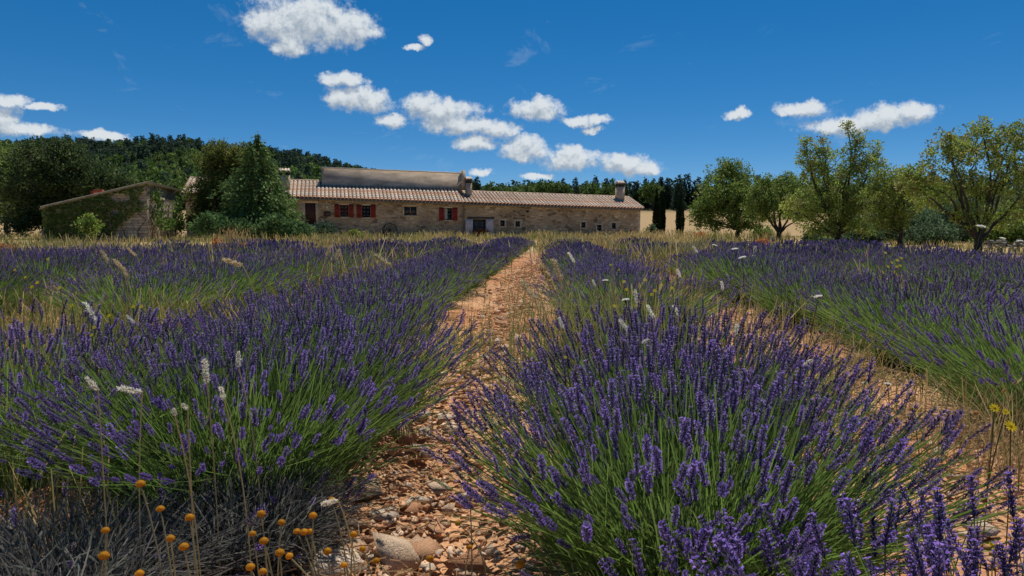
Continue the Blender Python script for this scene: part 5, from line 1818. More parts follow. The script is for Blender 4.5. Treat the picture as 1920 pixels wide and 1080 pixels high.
def build_grass():
    rng = np.random.default_rng(64)
    # band of dry grass between the field and the buildings
    g = G()
    n = 40000
    px = rng.uniform(-60, 1980, n)
    Y = 12 + 62 * rng.random(n) ** 1.3
    X = (px - 960) / F * Y
    fe = field_end(X, Y)
    ok = (Y > fe - 0.5) & (rng.random(n) < 0.15 + 1.1 * smooth(0.2, 0.75, vnoise(X * 0.5, Y * 0.3)))
    X, Y = X[ok], Y[ok]
    # keep the ground clear inside the buildings
    inside = (Y > 70 + 0.268 * (X + 20)) & (X > -34)
    X, Y = X[~inside], Y[~inside]
    hh = 0.16 + 0.38 * vnoise(X * 0.33 + 3, Y * 0.24) ** 1.5
    hh = hh * np.where(960 + F * X / Y > 1480, 0.5, 1.0) * np.where(Y > 45, 1.2, 1.0)
    tip, d, ln = blades(g, X, Y, 1.0 * hh, 0.0, 0, STRAW, rng) if False else (None, None, None)
    wsc = 0.012 + 0.0006 * Y
    a = rng.uniform(0, 6.3, len(X)); le = rng.random(len(X)) * 0.5
    t = np.array([0, 0.5, 1.0])
    L_ = hh * rng.uniform(0.5, 1.3, len(X)) * 1.25
    P = np.stack([X[:, None] + np.cos(a)[:, None] * (le * L_)[:, None] * t ** 2, Y[:, None] + np.sin(a)[:, None] * (le * L_)[:, None] * t ** 2, L_[:, None] * t[None] + 0 * X[:, None]], 2)
    mixk = vnoise(X * 0.35 + 8, Y * 0.2 + 4)
    pal = np.asarray(STRAW)[rng.integers(0, 4, len(X))]
    pal2 = np.asarray(WEED)[rng.integers(0, 4, len(X))]
    gk = (rng.random(len(X)) < 0.12 + smooth(0.3, 0.7, mixk) * 0.75)[:, None]
    col = np.where(gk, pal2, pal) * (1 + rng.uniform(-0.2, 0.25, (len(X), 1)))
    ribbons(g, P, wsc[:, None] * np.array([0.8, 1.0, 0.5])[None], col, rng)
    o = obj('dry_grass', g.mesh('dry_grass', M_DRY)); tag(o, 'tall straw coloured grass between the lavender and the buildings', 'grass', None, 'stuff')
    # weeds among the lavender rows
    g = G()
    n = 30000
    Y = 1.7 + 30 * rng.random(n) ** 1.25
    X = rng.uniform(-0.8, 0.8, n) * Y
    ph = (X - ROW_SLANT * Y - ROW0) / ROW_STEP
    lane = np.abs(ph - np.round(ph))                      # 0 on the row, 0.5 in the lane
    lane_i = np.floor(ph)
    wn = vnoise(X * 0.6 + 50, Y * 0.45 + 12)
    dens = np.where(X < -2.6, 1.2, 0.5) * smooth(0.8, 0.25, wn) + np.where(X < -2.0, 0.2, 0.08)
    stony = (lane_i == -1) & (lane > 0.22)
    dens = np.where((X < -2.0) & (lane > 0.2), 1.0, dens)
    dens = np.where(stony, 0.02, dens)
    dens = np.where((lane_i == 0) & (lane > 0.2), 0.35, dens)
    ok = (rng.random(n) < dens) & (Y < field_end(X, Y)) & ((Y > 2.6) | (np.abs(X) > 1.0)) & ~((np.abs(X - 0.6) < 1.2) & (Y < 3.0))
    X, Y = X[ok], Y[ok]
    gp = np.array(GAPS)
    gi = rng.integers(0, len(gp), 5200)
    X = np.concatenate([X, gp[gi, 0] + rng.normal(size=5200) * 0.4]); Y = np.concatenate([Y, gp[gi, 1] + rng.normal(size=5200) * 0.35])
    hh = 0.20 + 0.30 * vnoise(X * 0.8, Y * 0.8 + 30)
    hh *= 0.7 + 0.5 * smooth(3, 9, Y)
    k = (rng.random(len(X)) < 0.5)[:, None]
    col = np.where(k, np.asarray(STRAW)[rng.integers(0, 4, len(X))], np.asarray(WEED)[rng.integers(0, 4, len(X))]) * (1 + rng.uniform(-0.25, 0.2, (len(X), 1)))
    a = rng.uniform(0, 6.3, len(X)); le = rng.random(len(X)) * 0.55; L_ = hh * rng.uniform(0.6, 1.5, len(X))
    P = np.stack([X[:, None] + np.cos(a)[:, None] * (le * L_)[:, None] * t ** 2, Y[:, None] + np.sin(a)[:, None] * (le * L_)[:, None] * t ** 2, L_[:, None] * t[None] + 0 * X[:, None]], 2)
    w = 0.003 + 0.0009 * Y
    ribbons(g, P, w[:, None] * np.array([0.8, 1.0, 0.5])[None], col, rng)
    o = obj('meadow_weeds', g.mesh('meadow_weeds', M_DRY)); tag(o, 'thin green and straw weeds growing between the lavender rows', 'weeds', None, 'stuff')
    # straw litter lying in the lanes
    g = G()
    n = 9000
    Y = 1.5 + 16 * rng.random(n) ** 1.6
    lane_k = rng.integers(-3, 3, n)
    X = ROW0 + (lane_k + 0.5) * ROW_STEP + ROW_SLANT * Y + rng.normal(size=n) * 0.26
    z = 0.012 + rng.random(n) * 0.03
    a = rng.uniform(0, 6.3, n); L_ = rng.uniform(0.04, 0.14, n)
    dx, dy = np.cos(a) * L_, np.sin(a) * L_
    P = np.stack([np.stack([X, Y, z], 1), np.stack([X + dx * 0.5, Y + dy * 0.5, z + 0.012], 1), np.stack([X + dx, Y + dy, z + rng.uniform(-0.01, 0.03, n)], 1)], 1)
    ribbons(g, P, np.full((n, 3), 0.0032) * (1 + Y[:, None] * 0.12), jitter((0.48, 0.31, 0.16), n, rng, 0.35), rng)
    o = obj('straw_litter', g.mesh('straw_litter', M_DRY)); tag(o, 'dry straw and twig litter on the orange soil of the lanes', 'litter', None, 'stuff')


build_grass()


def tuft(name, label, cat, px, py, d, h, n, spread, cols, seed, group=None, heads=0.0, head_len=0.06, wd=0.004, lean=0.5, y_is_top=True, headcols=None):
    rng = np.random.default_rng(seed)
    p = at(px, py, d)
    t = thing(name, label, cat, (p.x, d, gz_at(p.x, d)), 0, group)
    g = G()
    cx, cy = rng.normal(size=n) * spread * 0.5, rng.normal(size=n) * spread * 0.4
    tip, dd, ln = blades(g, cx, cy, h, wd, 0, cols, rng, lean=lean)
    obj('blades', g.mesh('blades', M_DRY), t)['kind'] = 'stuff'
    if heads:
        gh = G()
        seed_heads(gh, tip, dd, head_len, head_len * 0.22, headcols or STRAW[:3], rng, heads)
        obj('seed_heads', gh.mesh('seed_heads', M_DRY), t)['kind'] = 'stuff'
    return t


def build_tufts():
    grp = 'grass tufts standing out of the lavender'
    tuft('grass_tuft', 'tall green and straw grass tuft in the row right of the path', 'grass', 1130, 600, 3.95, 0.62, 900, 0.72, [(0.30, 0.31, 0.10), (0.36, 0.33, 0.12), (0.22, 0.28, 0.08), (0.45, 0.38, 0.17)], 1, grp, 0.06, 0.06, 0.0045, 0.5)
    tuft('grass_tuft', 'golden dry grass tuft at the far end right of the path', 'grass', 1150, 470, 22, 0.62, 700, 2.2, STRAW + [(0.6, 0.36, 0.08)], 2, grp, 0.4, 0.12, 0.022)
    tuft('grass_tuft', 'second golden dry tuft left of the wall notice', 'grass', 1120, 462, 27, 0.72, 500, 2.2, STRAW, 3, grp, 0.5, 0.16, 0.024)
    tuft('grass_tuft', 'pale feathery dry tuft before the right gable', 'grass', 1215, 455, 29, 0.8, 500, 2.6, STRAW, 4, grp, 0.7, 0.16, 0.024)
    tuft('grass_tuft', 'golden feather grass clump left of centre before the farmhouse', 'grass', 650, 475, 17, 0.66, 360, 1.1, STRAW, 5, grp, 0.5, 0.16, 0.014)
    tuft('grass_tuft', 'straw coloured grass clump in the middle left of the field', 'grass', 560, 480, 15.5, 0.6, 420, 1.4, STRAW, 6, grp, 0.4, 0.12, 0.013)
    tuft('grass_tuft', 'brown upright dry weed clump below the junipers', 'grass', 440, 440, 26, 0.95, 160, 0.7, [(0.36, 0.25, 0.13), (0.42, 0.31, 0.17)], 7, grp, 0.5, 0.14, 0.018, 0.3)
    tuft('grass_tuft', 'weedy green patch between the left lavender rows', 'grass', 150, 640, 4.4, 0.5, 900, 1.0, WEED + [(0.30, 0.30, 0.10), (0.2, 0.27, 0.07)], 8, grp, 0.1, 0.05, 0.004, 0.6)
    tuft('grass_tuft', 'dry pale grass at the left frame edge in front of the grey clump', 'grass', 40, 850, 2.75, 0.5, 260, 0.4, STRAW[:2] + WEED[:3], 9, grp, 0.1, 0.05, 0.003, 0.7)
    tuft('grass_tuft', 'thin straw weeds on the right hand path edge', 'grass', 1600, 740, 3.7, 0.42, 170, 0.5, STRAW + WEED[:1], 10, grp, 0.15, 0.04, 0.003, 0.9)
    tuft('grass_tuft', 'brownish weeds at the foot of the right edge lavender', 'grass', 1850, 900, 2.5, 0.4, 240, 0.4, STRAW + [(0.3, 0.2, 0.12)], 11, grp, 0.1, 0.04, 0.0028, 0.9)
    tuft('grass_tuft', 'small green tuft on the left path edge beneath the lavender', 'grass', 866, 640, 5.0, 0.24, 160, 0.3, [(0.1, 0.17, 0.03), (0.5, 0.36, 0.1)], 12, grp, 0.0, 0.05, 0.004, 0.9)
    tuft('grass_tuft', 'thin upright pale stems in the row right of the right path', 'grass', 1400, 560, 4.6, 0.62, 46, 0.6, STRAW[:2], 13, grp, 0.0, 0.05, 0.0035, 0.2)
    # orange dried clumps scattered on the left
    for i, (px, py, d, r, lb) in enumerate([(503, 500, 11.5, 0.12, 'small round orange clump nearest among the left rows'), (455, 466, 17, 0.22, 'orange dried clump in the left middle distance'), (491, 474, 15.5, 0.16, 'orange clump just right of the left middle one'),
                                            (12, 470, 16, 0.3, 'flat orange clump at the left frame edge'), (540, 514, 10, 0.07, 'tiny orange clump right of the nearest orange one'), (727, 458, 20, 0.16, 'orange clump before the cart wheel'), (408, 455, 22, 0.22, 'orange clump before the junipers'),
                                            (1430, 455, 24, 0.24, 'rust orange patch in front of the low V shaped almond'), (1312, 440, 44, 0.36, 'yellow orange clump near the lone cypress')]):
        rng = np.random.default_rng(700 + i)
        p = at(px, py, d)
        t = thing('euphorbia_clump', lb, 'euphorbia', (p.x, d, 0), 0, 'orange clumps in the field')
        zz = min(max(p.z, 0.12), 0.55)
        r *= 0.75
        g = G()
        st = rng.normal(size=(30, 2)) * r * 0.5
        blades(g, st[:, 0] * 0.4, st[:, 1] * 0.4, zz, 0.006 + d * 0.0006, 0, WEED, rng, lean=0.2)
        obj('stems', g.mesh('stems', M_DRY), t)
        g = G()
        c = rng.normal(size=(40, 3)) * np.array([r * 0.55, r * 0.55, r * 0.28]) + np.array([0, 0, zz])
        clump_leaves(g, c, r * 0.25, 12, 0.03 + r * 0.12, [(0.42, 0.17, 0.05), (0.46, 0.23, 0.07), (0.34, 0.13, 0.05)], rng)
        obj('flower_heads', g.mesh('flower_heads', M_FLOWER), t)


build_tufts()


# white fluffy melic grass heads -----------------------------------------------------------
def melic(px0, py0, px1, py1, label, z=0.66, wd=None, d=None, col=(0.86, 0.82, 0.68), seed=0, fl=1.0):
    """a feathery spike between two photo points, on a thin curved stalk"""
    rng = np.random.default_rng(800 + seed)
    dd = d if d else (CH - z) * F / (max((py0 + py1) / 2 - 428, 12))
    a, b = at(px0, py0, dd), at(px1, py1, dd)
    foot = Vector((b.x + (b.x - a.x) * 0.6 + rng.uniform(-0.05, 0.05), dd + rng.uniform(-0.03, 0.06), gz_at(b.x, dd)))
    t = thing('melic_grass', label, 'grass', tuple(foot), 0, 'white feathery grass heads above the lavender')
    A, B = np.array(a - foot), np.array(b - foot)
    tt = np.linspace(0, 1, 7)[:, None]
    ctrl = np.array([0, 0, B[2] * 0.6])
    path = (1 - tt) ** 2 * 0 + 2 * tt * (1 - tt) * ctrl + tt ** 2 * B
    obj('stalk', G().tube(path, 0.0010 + 0.00038 * dd, 4, c=(0.55, 0.48, 0.25)).mesh('stalk', M_DRY), t)
    L_ = np.linalg.norm(A - B)
    n = int(240 * fl)
    f = rng.random(n)
    w = (wd or L_ * 0.16) * np.sin(np.clip(f * 0.9 + 0.08, 0, 1) * math.pi) ** 0.6
    ang = rng.uniform(0, 6.3, n)
    ax = (A - B) / L_
    e1 = np.cross(ax, [0.2, 1, 0.1]); e1 /= np.linalg.norm(e1); e2 = np.cross(ax, e1)
    rad = (np.cos(ang)[:, None] * e1 + np.sin(ang)[:, None] * e2)
    bend = np.array([0, 0, -1.0]) * 0.0
    P = B + (A - B) * f[:, None] + rad * (w * rng.random(n) ** 0.5 * 0.7)[:, None]
    D = rad * 0.8 + ax * 1.0 + rng.normal(size=(n, 3)) * 0.35
    g = G()
    cards(g, P, D, L_ * 0.14 * rng.uniform(0.6, 1.3, n), L_ * 0.05, jitter(col, n, rng, 0.15), rng)
    g.tube([B, A], [0.0015, 0.0008], 4, c=(0.5, 0.44, 0.22))
    obj('feather_head', g.mesh('feather_head', M_FLOWER), t)


MEL = [(160, 569, 186, 612, 'long drooping white head above the left lavender, leaning left'), (238, 592, 252, 606, 'small pale head right of the long left leaning one'),
       (447, 660, 447, 688, 'short upright white head over the left lavender front'), (383, 676, 388, 720, 'tall upright white head in the left lavender'),
       (414, 726, 420, 750, 'stubby white head below the short upright one'), (222, 728, 267, 735, 'white head arching flat above the green stems'),
       (162, 708, 184, 732, 'pale head slanting down at the far left'), (326, 766, 328, 780, 'tiny cream head left of its twin low in the green'), (342, 757, 352, 768, 'tiny cream head right of its twin low in the green'),
       (1416, 463, 1413, 489, 'bright upright white head on a tall stalk over the right lavender'), (1353, 528, 1356, 545, 'small upright white head left of the tall stalks'),
       (1191, 545, 1194, 570, 'upright cream head over the grass tuft'), (1214, 573, 1226, 597, 'cream head leaning left, centre right'), (1263, 573, 1276, 595, 'cream head right of the leaning one'),
       (1163, 600, 1178, 622, 'white head in front of the grass tuft'), (1048, 596, 1056, 616, 'thin cream head inside the grass tuft'), (1204, 643, 1217, 636, 'short white head lying above the front bush'),
       (1382, 607, 1380, 628, 'cream upright head over the right path'), (1508, 684, 1524, 674, 'white head lying beside the right path'), (1066, 474, 1078, 493, 'cream head beyond the grass tuft'),
       (1270, 505, 1276, 520, 'small white head over the right middle rows'), (1300, 462, 1308, 474, 'small cream head far right of the path'), (1111, 525, 1116, 537, 'little white head by the green bush'),
       (603, 945, 634, 938, 'bent cream head hanging over the path beside a yellow button')]
for i, (a, b, c, d, lb) in enumerate(MEL):
    low = b > 650 and a < 500
    z = 0.62 if b < 650 else (0.60 if b < 720 else 0.56)
    if a == 603:
        z = 0.32
    melic(a, b, c, d, lb, z=z, seed=i, wd=0.0075 if b > 520 else 0.012, fl=0.8)
# golden feather grass right of the path
melic(1037, 488, 1052, 528, 'golden plume grass head left of its twin beside the path', z=0.66, seed=40, col=(0.55, 0.44, 0.26), wd=0.02)
melic(1014, 497, 1042, 545, 'golden bent plume leaning over the path edge', z=0.64, seed=41, col=(0.5, 0.38, 0.2), wd=0.014)
for i, (a, b, c, d) in enumerate([(703, 478, 735, 500), (190, 470, 205, 495), (240, 466, 256, 480), (215, 487, 232, 506), (232, 502, 238, 520), (420, 486, 455, 498), (620, 462, 612, 480), (637, 468, 630, 488), (980, 527, 1003, 560)]):
    melic(a, b, c, d, ['pale plume arching down right of the orange clumps', 'first dry plume from the left over the left rows', 'third dry plume from the left over the left rows', 'second dry plume from the left over the left rows', 'short dry plume below the others in the left rows', 'flat pale plume beside the orange clumps', 'upright plume, left of two in the golden clump', 'upright plume, right of two in the golden clump', 'bent straw plume leaning over the path edge'][i], z=0.68, seed=50 + i, col=(0.6, 0.5, 0.3), wd=0.016)


# white umbels --------------------------------------------------------------------------------
def umbel(px, py, r, label, z=0.7, d=None, seed=0):
    rng = np.random.default_rng(900 + seed)
    dd = d if d else (CH - z) * F / max(py - 428, 10)
    p = at(px, py, dd)
    foot = Vector((p.x + rng.uniform(-0.08, 0.08), dd + 0.05, gz_at(p.x, dd)))
    t = thing('wild_carrot', label, 'wild carrot', tuple(foot), 0, 'white umbel flowers above the lavender')
    T = np.array(p - foot)
    rr = r * dd / F
    tt = np.linspace(0, 1, 6)[:, None]
    path = 2 * tt * (1 - tt) * np.array([0.02, 0, T[2] * 0.5]) + tt ** 2 * (T - np.array([0, 0, rr * 0.7]))
    g = G().tube(path, 0.002 + 0.0002 * dd, 4, c=(0.16, 0.2, 0.07))
    tilt = rng.uniform(-0.3, 0.3)
    g2 = G()
    for k in range(26):
        a = k * 2.4; q = math.sqrt((k + 0.5) / 26) * rr
        e = T + np.array([q * math.cos(a), q * math.sin(a), 0.25 * rr * (1 - (q / rr) ** 2) + tilt * q * math.cos(a)])
        g.tube([path[-1], e], [0.0009, 0.0007], 3, c=(0.2, 0.24, 0.09), cap=False)
        m = 14
        P = e + rng.normal(size=(m, 3)) * rr * np.array([0.09, 0.09, 0.03])
        cards(g2, P, rng.normal(size=(m, 3)) + np.array([0, 0, 0.6]), rr * 0.16, rr * 0.13, jitter((0.88, 0.87, 0.80), m, rng, 0.06), rng)
    obj('stalk', g.mesh('stalk', M_STEM), t)
    obj('umbel', g2.mesh('umbel', M_FLOWER), t)


for i, (px, py, r, lb, z, d) in enumerate([(1840, 425, 8, 'white umbel standing against the far right almond trunk', 0, 5.5), (1392, 483, 7, 'round white umbel left of the bright upright grass head', 0.70, None), (1534, 556, 8, 'white umbel on a long slanting stalk over the right lavender', 0.62, None),
                                           (1378, 467, 6, 'small white umbel upper left of the round one', 0.72, None), (1135, 526, 6, 'white umbel beside the green bush right of the path', 0.6, None), (1173, 562, 7, 'white umbel over the grass tuft', 0.62, None), (1340, 460, 5, 'white umbel on the far edge of the right rows', 0.7, None),
                                           (1880, 447, 5, 'left white umbel before the rubble wall', 0.72, None), (1912, 452, 5, 'right white umbel before the rubble wall', 0.72, None), (1665, 720, 7, 'white umbel by the right path, right of its neighbour', 0.3, None), (1622, 718, 6, 'white umbel by the right path, left of its neighbour', 0.3, None), (908, 668, 7, 'pale seed head lying in the stony path', 0.12, None)]):
    umbel(px, py, r, lb, z, d, i)


# yellow button flowers -----------------------------------------------------------------------
def button(px, py, label, z, group, seed, r=0.0105, col=(0.62, 0.30, 0.02)):
    rng = np.random.default_rng(1000 + seed)
    dd = (CH - z) * F / (py - 428)
    p = at(px, py, dd)
    foot = Vector((p.x + rng.uniform(-0.02, 0.09) , dd + rng.uniform(-0.04, 0.05), 0.0))
    t = thing('button_flower', label, 'flower', tuple(foot), 0, group)
    T = np.array(p - foot)
    tt = np.linspace(0, 1, 6)[:, None]
    path = 2 * tt * (1 - tt) * np.array([0.0, 0, T[2] * 0.55]) + tt ** 2 * T
    obj('stalk', G().tube(path, np.linspace(0.0021, 0.0016, 6), 5, c=(0.42, 0.40, 0.24)).mesh('stalk', M_STEM), t)
    g = G()
    # domed disc made of many florets on a green cup
    th = np.linspace(0, 2 * math.pi, 12, endpoint=False)
    rings = [(0.92, -0.25), (1.04, 0.1), (0.88, 0.6), (0.5, 0.95)]
    v = [(r * q * math.cos(a), r * q * math.sin(a), r * z_) for q, z_ in rings for a in th] + [(0, 0, r * 1.08), (0, 0, -r * 0.55)]
    q = [(i * 12 + j, i * 12 + (j + 1) % 12, (i + 1) * 12 + (j + 1) % 12, (i + 1) * 12 + j) for i in range(3) for j in range(12)]
    tr = [(36 + j, 36 + (j + 1) % 12, 48) for j in range(12)] + [((j + 1) % 12, j, 49) for j in range(12)]
    cc = np.tile(np.array(col) * rng.uniform(0.85, 1.15), (50, 1)); cc[:12] *= 0.6; cc[49] = (0.2, 0.2, 0.08)
    g.add(v, q, tr, c=cc)
    n = 70
    f = np.arange(n) + 0.5
    za = 1 - f / n * 0.85; ang = f * 2.4
    nn = np.stack([np.sqrt(1 - za ** 2) * np.cos(ang), np.sqrt(1 - za ** 2) * np.sin(ang), za], 1)
    cards(g, nn * np.array([1.0, 1.0, 1.05]) * r, nn + rng.normal(size=(n, 3)) * 0.1, r * 0.2, r * 0.2, jitter(col, n, rng, 0.2), rng)
    o = obj('flower_head', g.mesh('flower_head', M_FLOWER, False), t)
    dirn = Vector(T - path[-2])
    o.location = Vector(T); o.rotation_euler = Vector((0, 0, 1)).rotation_difference((dirn + Vector((0, -0.0, 0.06))).normalized()).to_euler()


BT = [(264, 909, 0.40, 'topmost yellow button on a long stalk above the dry grey clump'), (301, 956, 0.38, 'second highest yellow button, right of the topmost'), (356, 972, 0.36, 'flat yellow button right of the second highest'),
      (198, 996, 0.36, 'leftmost upper yellow button of the grey clump'), (195, 1044, 0.34, 'leftmost lower yellow button of the grey clump'), (320, 1011, 0.34, 'left of the close pair of yellow buttons'), (345, 1027, 0.34, 'right of the close pair of yellow buttons'),
      (262, 1077, 0.34, 'yellow button cut by the bottom frame edge at the left'), (490, 965, 0.30, 'small yellow button on the path side of the grey clump'), (528, 981, 0.30, 'yellow button on a thin upright stalk by the path'),
      (587, 968, 0.30, 'larger yellow button by the left rocks'), (474, 1002, 0.27, 'tiny yellow button, upper left of the path group'), (495, 1016, 0.26, 'tiny yellow button below the upper left one'),
      (557, 998, 0.26, 'first of three yellow buttons in a line'), (571, 999, 0.26, 'middle of three yellow buttons in a line'), (582, 998, 0.26, 'last of three yellow buttons in a line'),
      (525, 1038, 0.26, 'left of two yellow buttons near the bottom by the path'), (543, 1044, 0.26, 'right of two yellow buttons near the bottom by the path'), (470, 1065, 0.28, 'big yellow button at the bottom edge'), (493, 1073, 0.28, 'yellow button touching the bottom edge beside the big one'),
      (622, 940, 0.30, 'yellow button at the end of the bent cream grass'), (645, 1061, 0.2, 'yellow button before the flat rocks at the bottom'), (663, 1003, 0.2, 'small yellow button over the path stones'),
      (680, 1030, 0.2, 'yellow button left of the big rock'), (614, 1035, 0.2, 'yellow button low among the left rocks'), (706, 1053, 0.2, 'yellow button right of the big rock foot'), (806, 1049, 0.2, 'faded yellow button in the stones before the lavender'),
      (880, 1027, 0.22, 'yellow button at the left skirt of the front bush'), (976, 1060, 0.24, 'rusty yellow button at the bottom under the front bush'), (859, 982, 0.2, 'orange button half hidden by the front bush spikes'), (882, 948, 0.2, 'bright orange button between spikes over the path'),
      (1830, 775, 0.42, 'pale seed button on the right edge bush'), (1712, 768, 0.4, 'orange button low in front of the right edge bush'), (1890, 902, 0.42, 'tan seed button at the right frame edge'), (1545, 862, 0.3, 'tan button over the right path')]
for i, (px, py, z, lb) in enumerate(BT):
    button(px, py, lb, z, 'yellow button flowers', i, r=[0.0095, 0.008, 0.0088, 0.0075][i % 4], col=(0.62, 0.30, 0.02) if i < 31 else (0.5, 0.3, 0.12))


# yellow star flowers ---------------------------------------------------------------------------
def star(px, py, r, label, z, seed, group='yellow star flowers'):
    rng = np.random.default_rng(1200 + seed)
    dd = (CH - z) * F / (py - 428)
    p = at(px, py, dd)
    foot = Vector((p.x + rng.uniform(-0.05, 0.05), dd + rng.uniform(0, 0.06), 0.0))
    t = thing('yellow_flower', label, 'flower', tuple(foot), 0, group)
    T = np.array(p - foot)
    tt = np.linspace(0, 1, 6)[:, None]
    path = 2 * tt * (1 - tt) * np.array([0.01, 0, T[2] * 0.55]) + tt ** 2 * T
    obj('stalk', G().tube(path, 0.0014 + 0.0003 * dd, 4, c=(0.2, 0.22, 0.08)).mesh('stalk', M_STEM), t)
    rr = r * dd / F
    tilt = Vector((rng.uniform(-0.3, 0.3), -0.75, 0.7)).normalized()
    Mx = Vector((0, 0, 1)).rotation_difference(tilt).to_matrix().to_4x4()
    n = 11
    pm = G().add([(0, 0, 0), (0.55 * rr, 0.17 * rr, 0.1 * rr), (rr, 0.04 * rr, 0.06 * rr), (rr, -0.05 * rr, 0.06 * rr), (0.55 * rr, -0.17 * rr, 0.1 * rr)], [(0, 1, 2, 3)], [(0, 3, 4)], c=(0.85, 0.70, 0.02)).mesh('petal', M_FLOWER)
    hd = obj('flower_head', G().tube([(0, 0, -0.25 * rr), (0, 0, 0.12 * rr)], [0.2 * rr, 0.26 * rr], 8, c=(0.62, 0.42, 0.02)).mesh('flower_head', M_FLOWER), t)
    hd.matrix_local = Matrix.Translation(Vector(T)) @ Mx
    for i in range(n):
        obj('petal', pm, hd, rot=(0, 0, i * 2 * math.pi / n + rng.uniform(-0.1, 0.1)))


for i, (px, py, r, lb, z) in enumerate([(1895, 799, 13, 'largest yellow star flower at the right edge', 0.50), (1865, 765, 10, 'yellow star flower upper left of the largest', 0.52), (1886, 772, 7, 'small flat yellow flower between two stars', 0.52), (1838, 955, 12, 'yellow star flower low over the right path', 0.30), (1862, 1024, 11, 'yellow flower near the bottom right among spikes', 0.30),
                                        (1717, 800, 7, 'small yellow flower left of the right edge bush', 0.4), (1716, 770, 6, 'small orange yellow flower above the small yellow one', 0.42)]):
    star(px, py, r, lb, z, i)
_r = np.random.default_rng(5)
YF = [(1145, 497), (1160, 506), (1210, 525), (1240, 534), (1228, 545), (1175, 543), (1152, 574), (1196, 574), (1222, 552), (1060, 670), (1170, 528), (1260, 540), (1200, 567), (112, 540), (70, 530), (135, 573), (250, 575), (265, 575), (60, 538), (205, 592), (177, 614), (172, 628), (28, 506), (90, 486), (48, 520),
      (1672, 492), (1681, 500), (1690, 484), (1675, 510), (1688, 498), (1660, 474), (1676, 460), (1655, 511), (1683, 488), (1665, 500)]
zc = {}
for i, (px, py) in enumerate(sorted(YF)):
    zone = 'between the rows right of the path' if 1000 < px < 1400 else ('over the weedy left rows' if px < 600 else 'over the far right rows')
    zc[zone] = zc.get(zone, 0) + 1
    star(px, py, 4.0 if py > 520 else 3.2, '%s tiny yellow flower from the left ' % ORD[zc[zone] - 1] + zone, 0.60 if py > 480 else 0.7, 20 + i, 'tiny yellow flowers ' + zone)


# ------------------------------------------------------------------ stones
def rock_mesh(seed, name='stone', npts=9, flat=0.6, col=(0.46, 0.33, 0.22)):
    rng = np.random.default_rng(seed)
    bm = bmesh.new()
    d = rng.normal(size=(npts, 3)); d /= np.linalg.norm(d, axis=1, keepdims=True)
    d *= rng.uniform(0.6, 1.2, (npts, 1))
    d[:, 2] *= flat; d[:, 0] *= rng.uniform(0.9, 1.4)
    vs = [bm.verts.new(v) for v in d]
    r = bmesh.ops.convex_hull(bm, input=vs)
    bmesh.ops.delete(bm, geom=list({v for v in r['geom_interior'] if isinstance(v, bmesh.types.BMVert)}), context='VERTS')
    bmesh.ops.recalc_face_normals(bm, faces=bm.faces)
    bmesh.ops.triangulate(bm, faces=bm.faces)
    bm.verts.index_update()
    V = np.array([v.co[:] for v in bm.verts]); T = np.array([[v.index for v in f.verts] for f in bm.faces])
    bm.free()
    return V, T, G().add(V, t=T, c=col).mesh(name, M_STONE)


SCOL = [(0.57, 0.37, 0.23), (0.61, 0.44, 0.30), (0.52, 0.29, 0.16), (0.49, 0.24, 0.12), (0.65, 0.52, 0.39), (0.54, 0.31, 0.18)]
ROCKS = [rock_mesh(1300 + i, 'stone', 9, 0.5 + 0.1 * (i % 3), SCOL[i % 6]) for i in range(12)]


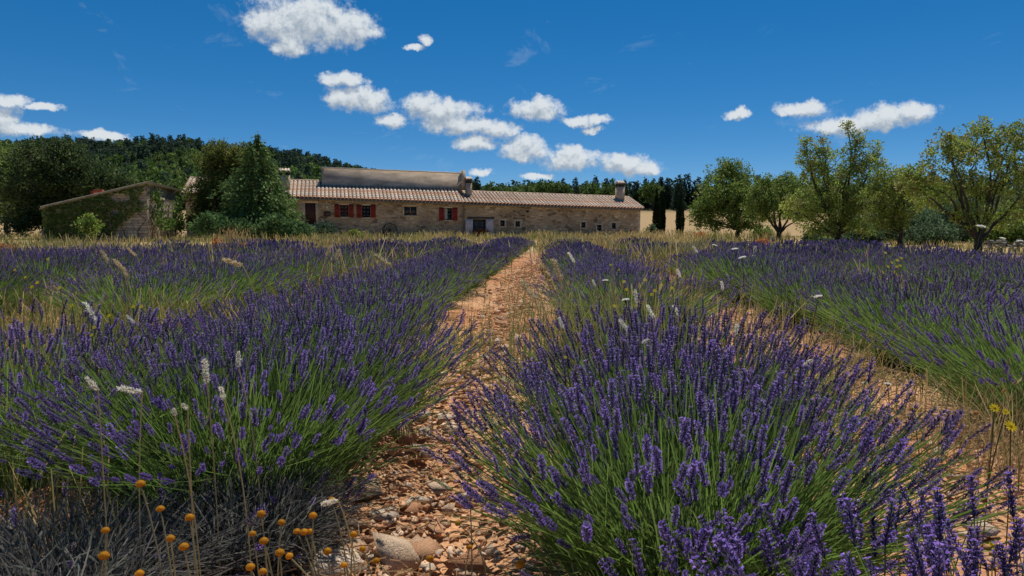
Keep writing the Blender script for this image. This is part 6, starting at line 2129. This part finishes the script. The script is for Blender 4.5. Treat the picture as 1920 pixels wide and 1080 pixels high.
def build_stones():
    rng = np.random.default_rng(71)
    # pickable stones: pieces of the ground
    n = 0
    for _ in range(1200):
        if n >= 295:
            break
        lane = 0 if rng.random() < 0.78 else 1
        y = 1.5 + 7.5 * rng.random() ** 1.7
        x = ROW0 + (lane - 0.5) * ROW_STEP + ROW_SLANT * y + rng.normal() * 0.20
        if lane == 1 and y < 2.0:
            continue
        s = float(np.clip(rng.lognormal(-3.5, 0.5), 0.014, 0.075)) * (1.25 if y > 4 else 1.0)
        o = obj('stone', ROCKS[rng.integers(0, 12)][2], ground, loc=(x, y, s * 0.08 - 0.006), rot=(rng.uniform(-0.3, 0.3), rng.uniform(-0.3, 0.3), rng.uniform(0, 6.3)), scale=(s, s * rng.uniform(0.7, 1.1), s * rng.uniform(0.7, 1.0)))
        n += 1
    # gravel
    g = G()
    m = 11500
    lane = np.where(rng.random(m) < 0.56, 0, np.where(rng.random(m) < 0.8, 1, -1))
    y = 1.45 + 26 * rng.random(m) ** 2.6
    x = ROW0 + (lane - 0.5) * ROW_STEP + ROW_SLANT * y + rng.normal(size=m) * 0.27
    s = np.clip(rng.lognormal(-4.55, 0.45, m), 0.004, 0.026) * (1 + 0.07 * y)
    k = rng.integers(0, 12, m)
    for i in range(12):
        q = np.where(k == i)[0]
        V, T, _ = ROCKS[i]
        a = rng.uniform(0, 6.3, len(q))
        M = np.zeros((len(q), 3, 3)); M[:, 0, 0] = np.cos(a); M[:, 0, 1] = -np.sin(a); M[:, 1, 0] = np.sin(a); M[:, 1, 1] = np.cos(a); M[:, 2, 2] = 1
        v = np.einsum('nij,nkj->nki', M, V[None] * s[q][:, None, None]) + np.stack([x[q], y[q], 0.002 - 0.25 * s[q]], 1)[:, None]
        t = T[None] + (np.arange(len(q)) * len(V))[:, None, None]
        c = np.asarray([(0.53, 0.29, 0.16), (0.55, 0.35, 0.22), (0.49, 0.23, 0.11), (0.60, 0.43, 0.30), (0.50, 0.25, 0.13)])[rng.integers(0, 5, len(q))] * (1 + rng.uniform(-0.2, 0.2, (len(q), 1)))
        g.add(v.reshape(-1, 3), t=t.reshape(-1, 3), c=np.repeat(c, len(V), axis=0))
    o = obj('gravel', g.mesh('gravel', M_STONE)); tag(o, 'orange brown gravel scattered along the paths between rows', 'gravel', None, 'stuff')
    # single big rocks on the path, placed as in the photograph: (px, py of centre on the ground, radius m, flatness, label, colour)
    big = [(735, 1030, 0.085, 0.75, 'largest pale limestone rock standing in the foreground of the path', 1), (620, 1062, 0.10, 0.35, 'flat grey white slab at the bottom left of the path', 4), (722, 960, 0.055, 0.4, 'flat pale slab above the largest rock', 4),
           (650, 1030, 0.06, 0.55, 'tan rock left of the largest rock', 0), (790, 1030, 0.06, 0.6, 'brown rock right of the largest rock', 2), (665, 985, 0.05, 0.5, 'grey tan rock at the foot of the left lavender', 0), (785, 838, 0.06, 0.6, 'pale cream rock beside the left lavender in the middle path', 4),
           (755, 815, 0.07, 0.75, 'upright brown rock under the left lavender edge', 2), (800, 808, 0.06, 0.35, 'flat cream slab at the left path edge', 1), (800, 850, 0.045, 0.5, 'rounded tan rock below the cream one', 0), (825, 748, 0.07, 0.3, 'white flat stone farther up the left path edge', 4),
           (820, 915, 0.045, 0.5, 'pale stone in the middle of the path', 1), (1590, 940, 0.09, 0.3, 'flat white slab on the right path behind spikes', 4), (870, 1055, 0.06, 0.6, 'grey brown rock at the skirt of the front bush', 3), (600, 985, 0.05, 0.6, 'brown rock at the left behind the yellow buttons', 2), (1840, 990, 0.06, 0.35, 'pale flat stone near the bottom right path', 4),
           (1500, 672, 0.06, 0.5, 'pale stone on the far right path', 1)]
    for i, (px, py, r, fl, lb, ci) in enumerate(big):
        p = atz(px, py, r * fl * 0.5)
        o = obj('rock', rock_mesh(1400 + i, 'rock', 10, fl * 1.15, SCOL[ci])[2], loc=(p.x, p.y, r * fl * 0.35), rot=(rng.uniform(-0.2, 0.2), rng.uniform(-0.2, 0.2), rng.uniform(0, 6.3)), scale=(r, r, r))
        tag(o, lb, 'rock', 'rocks on the paths')
    # rubble wall at the right edge
    p0 = at(1848, 428, 28.0)
    t = thing('rubble_wall', 'low pale grey rubble stone wall at the right edge behind the lavender', 'stone wall', (p0.x, 28.0, 0))
    mats_cols = [(0.26, 0.25, 0.23), (0.20, 0.19, 0.18), (0.33, 0.31, 0.29)]
    ms = [rock_mesh(1500 + i, 'stone', 12, 0.65, mats_cols[i % 3])[2] for i in range(6)]
    for i in range(150):
        x = rng.uniform(0, 4.5); lv = rng.random()
        hgt = 0.42 * (0.75 + 0.4 * vnoise(np.float64(x * 2 + 5), np.float64(0.5))) * lv
        r = rng.uniform(0.06, 0.12)
        obj('stone', ms[rng.integers(0, 6)], t, loc=(x, rng.uniform(-0.25, 0.25) * (1.2 - lv), 0.05 + hgt), rot=(rng.uniform(-.5, .5), rng.uniform(-.5, .5), rng.uniform(0, 6.3)), scale=(r, r, r))


build_stones()
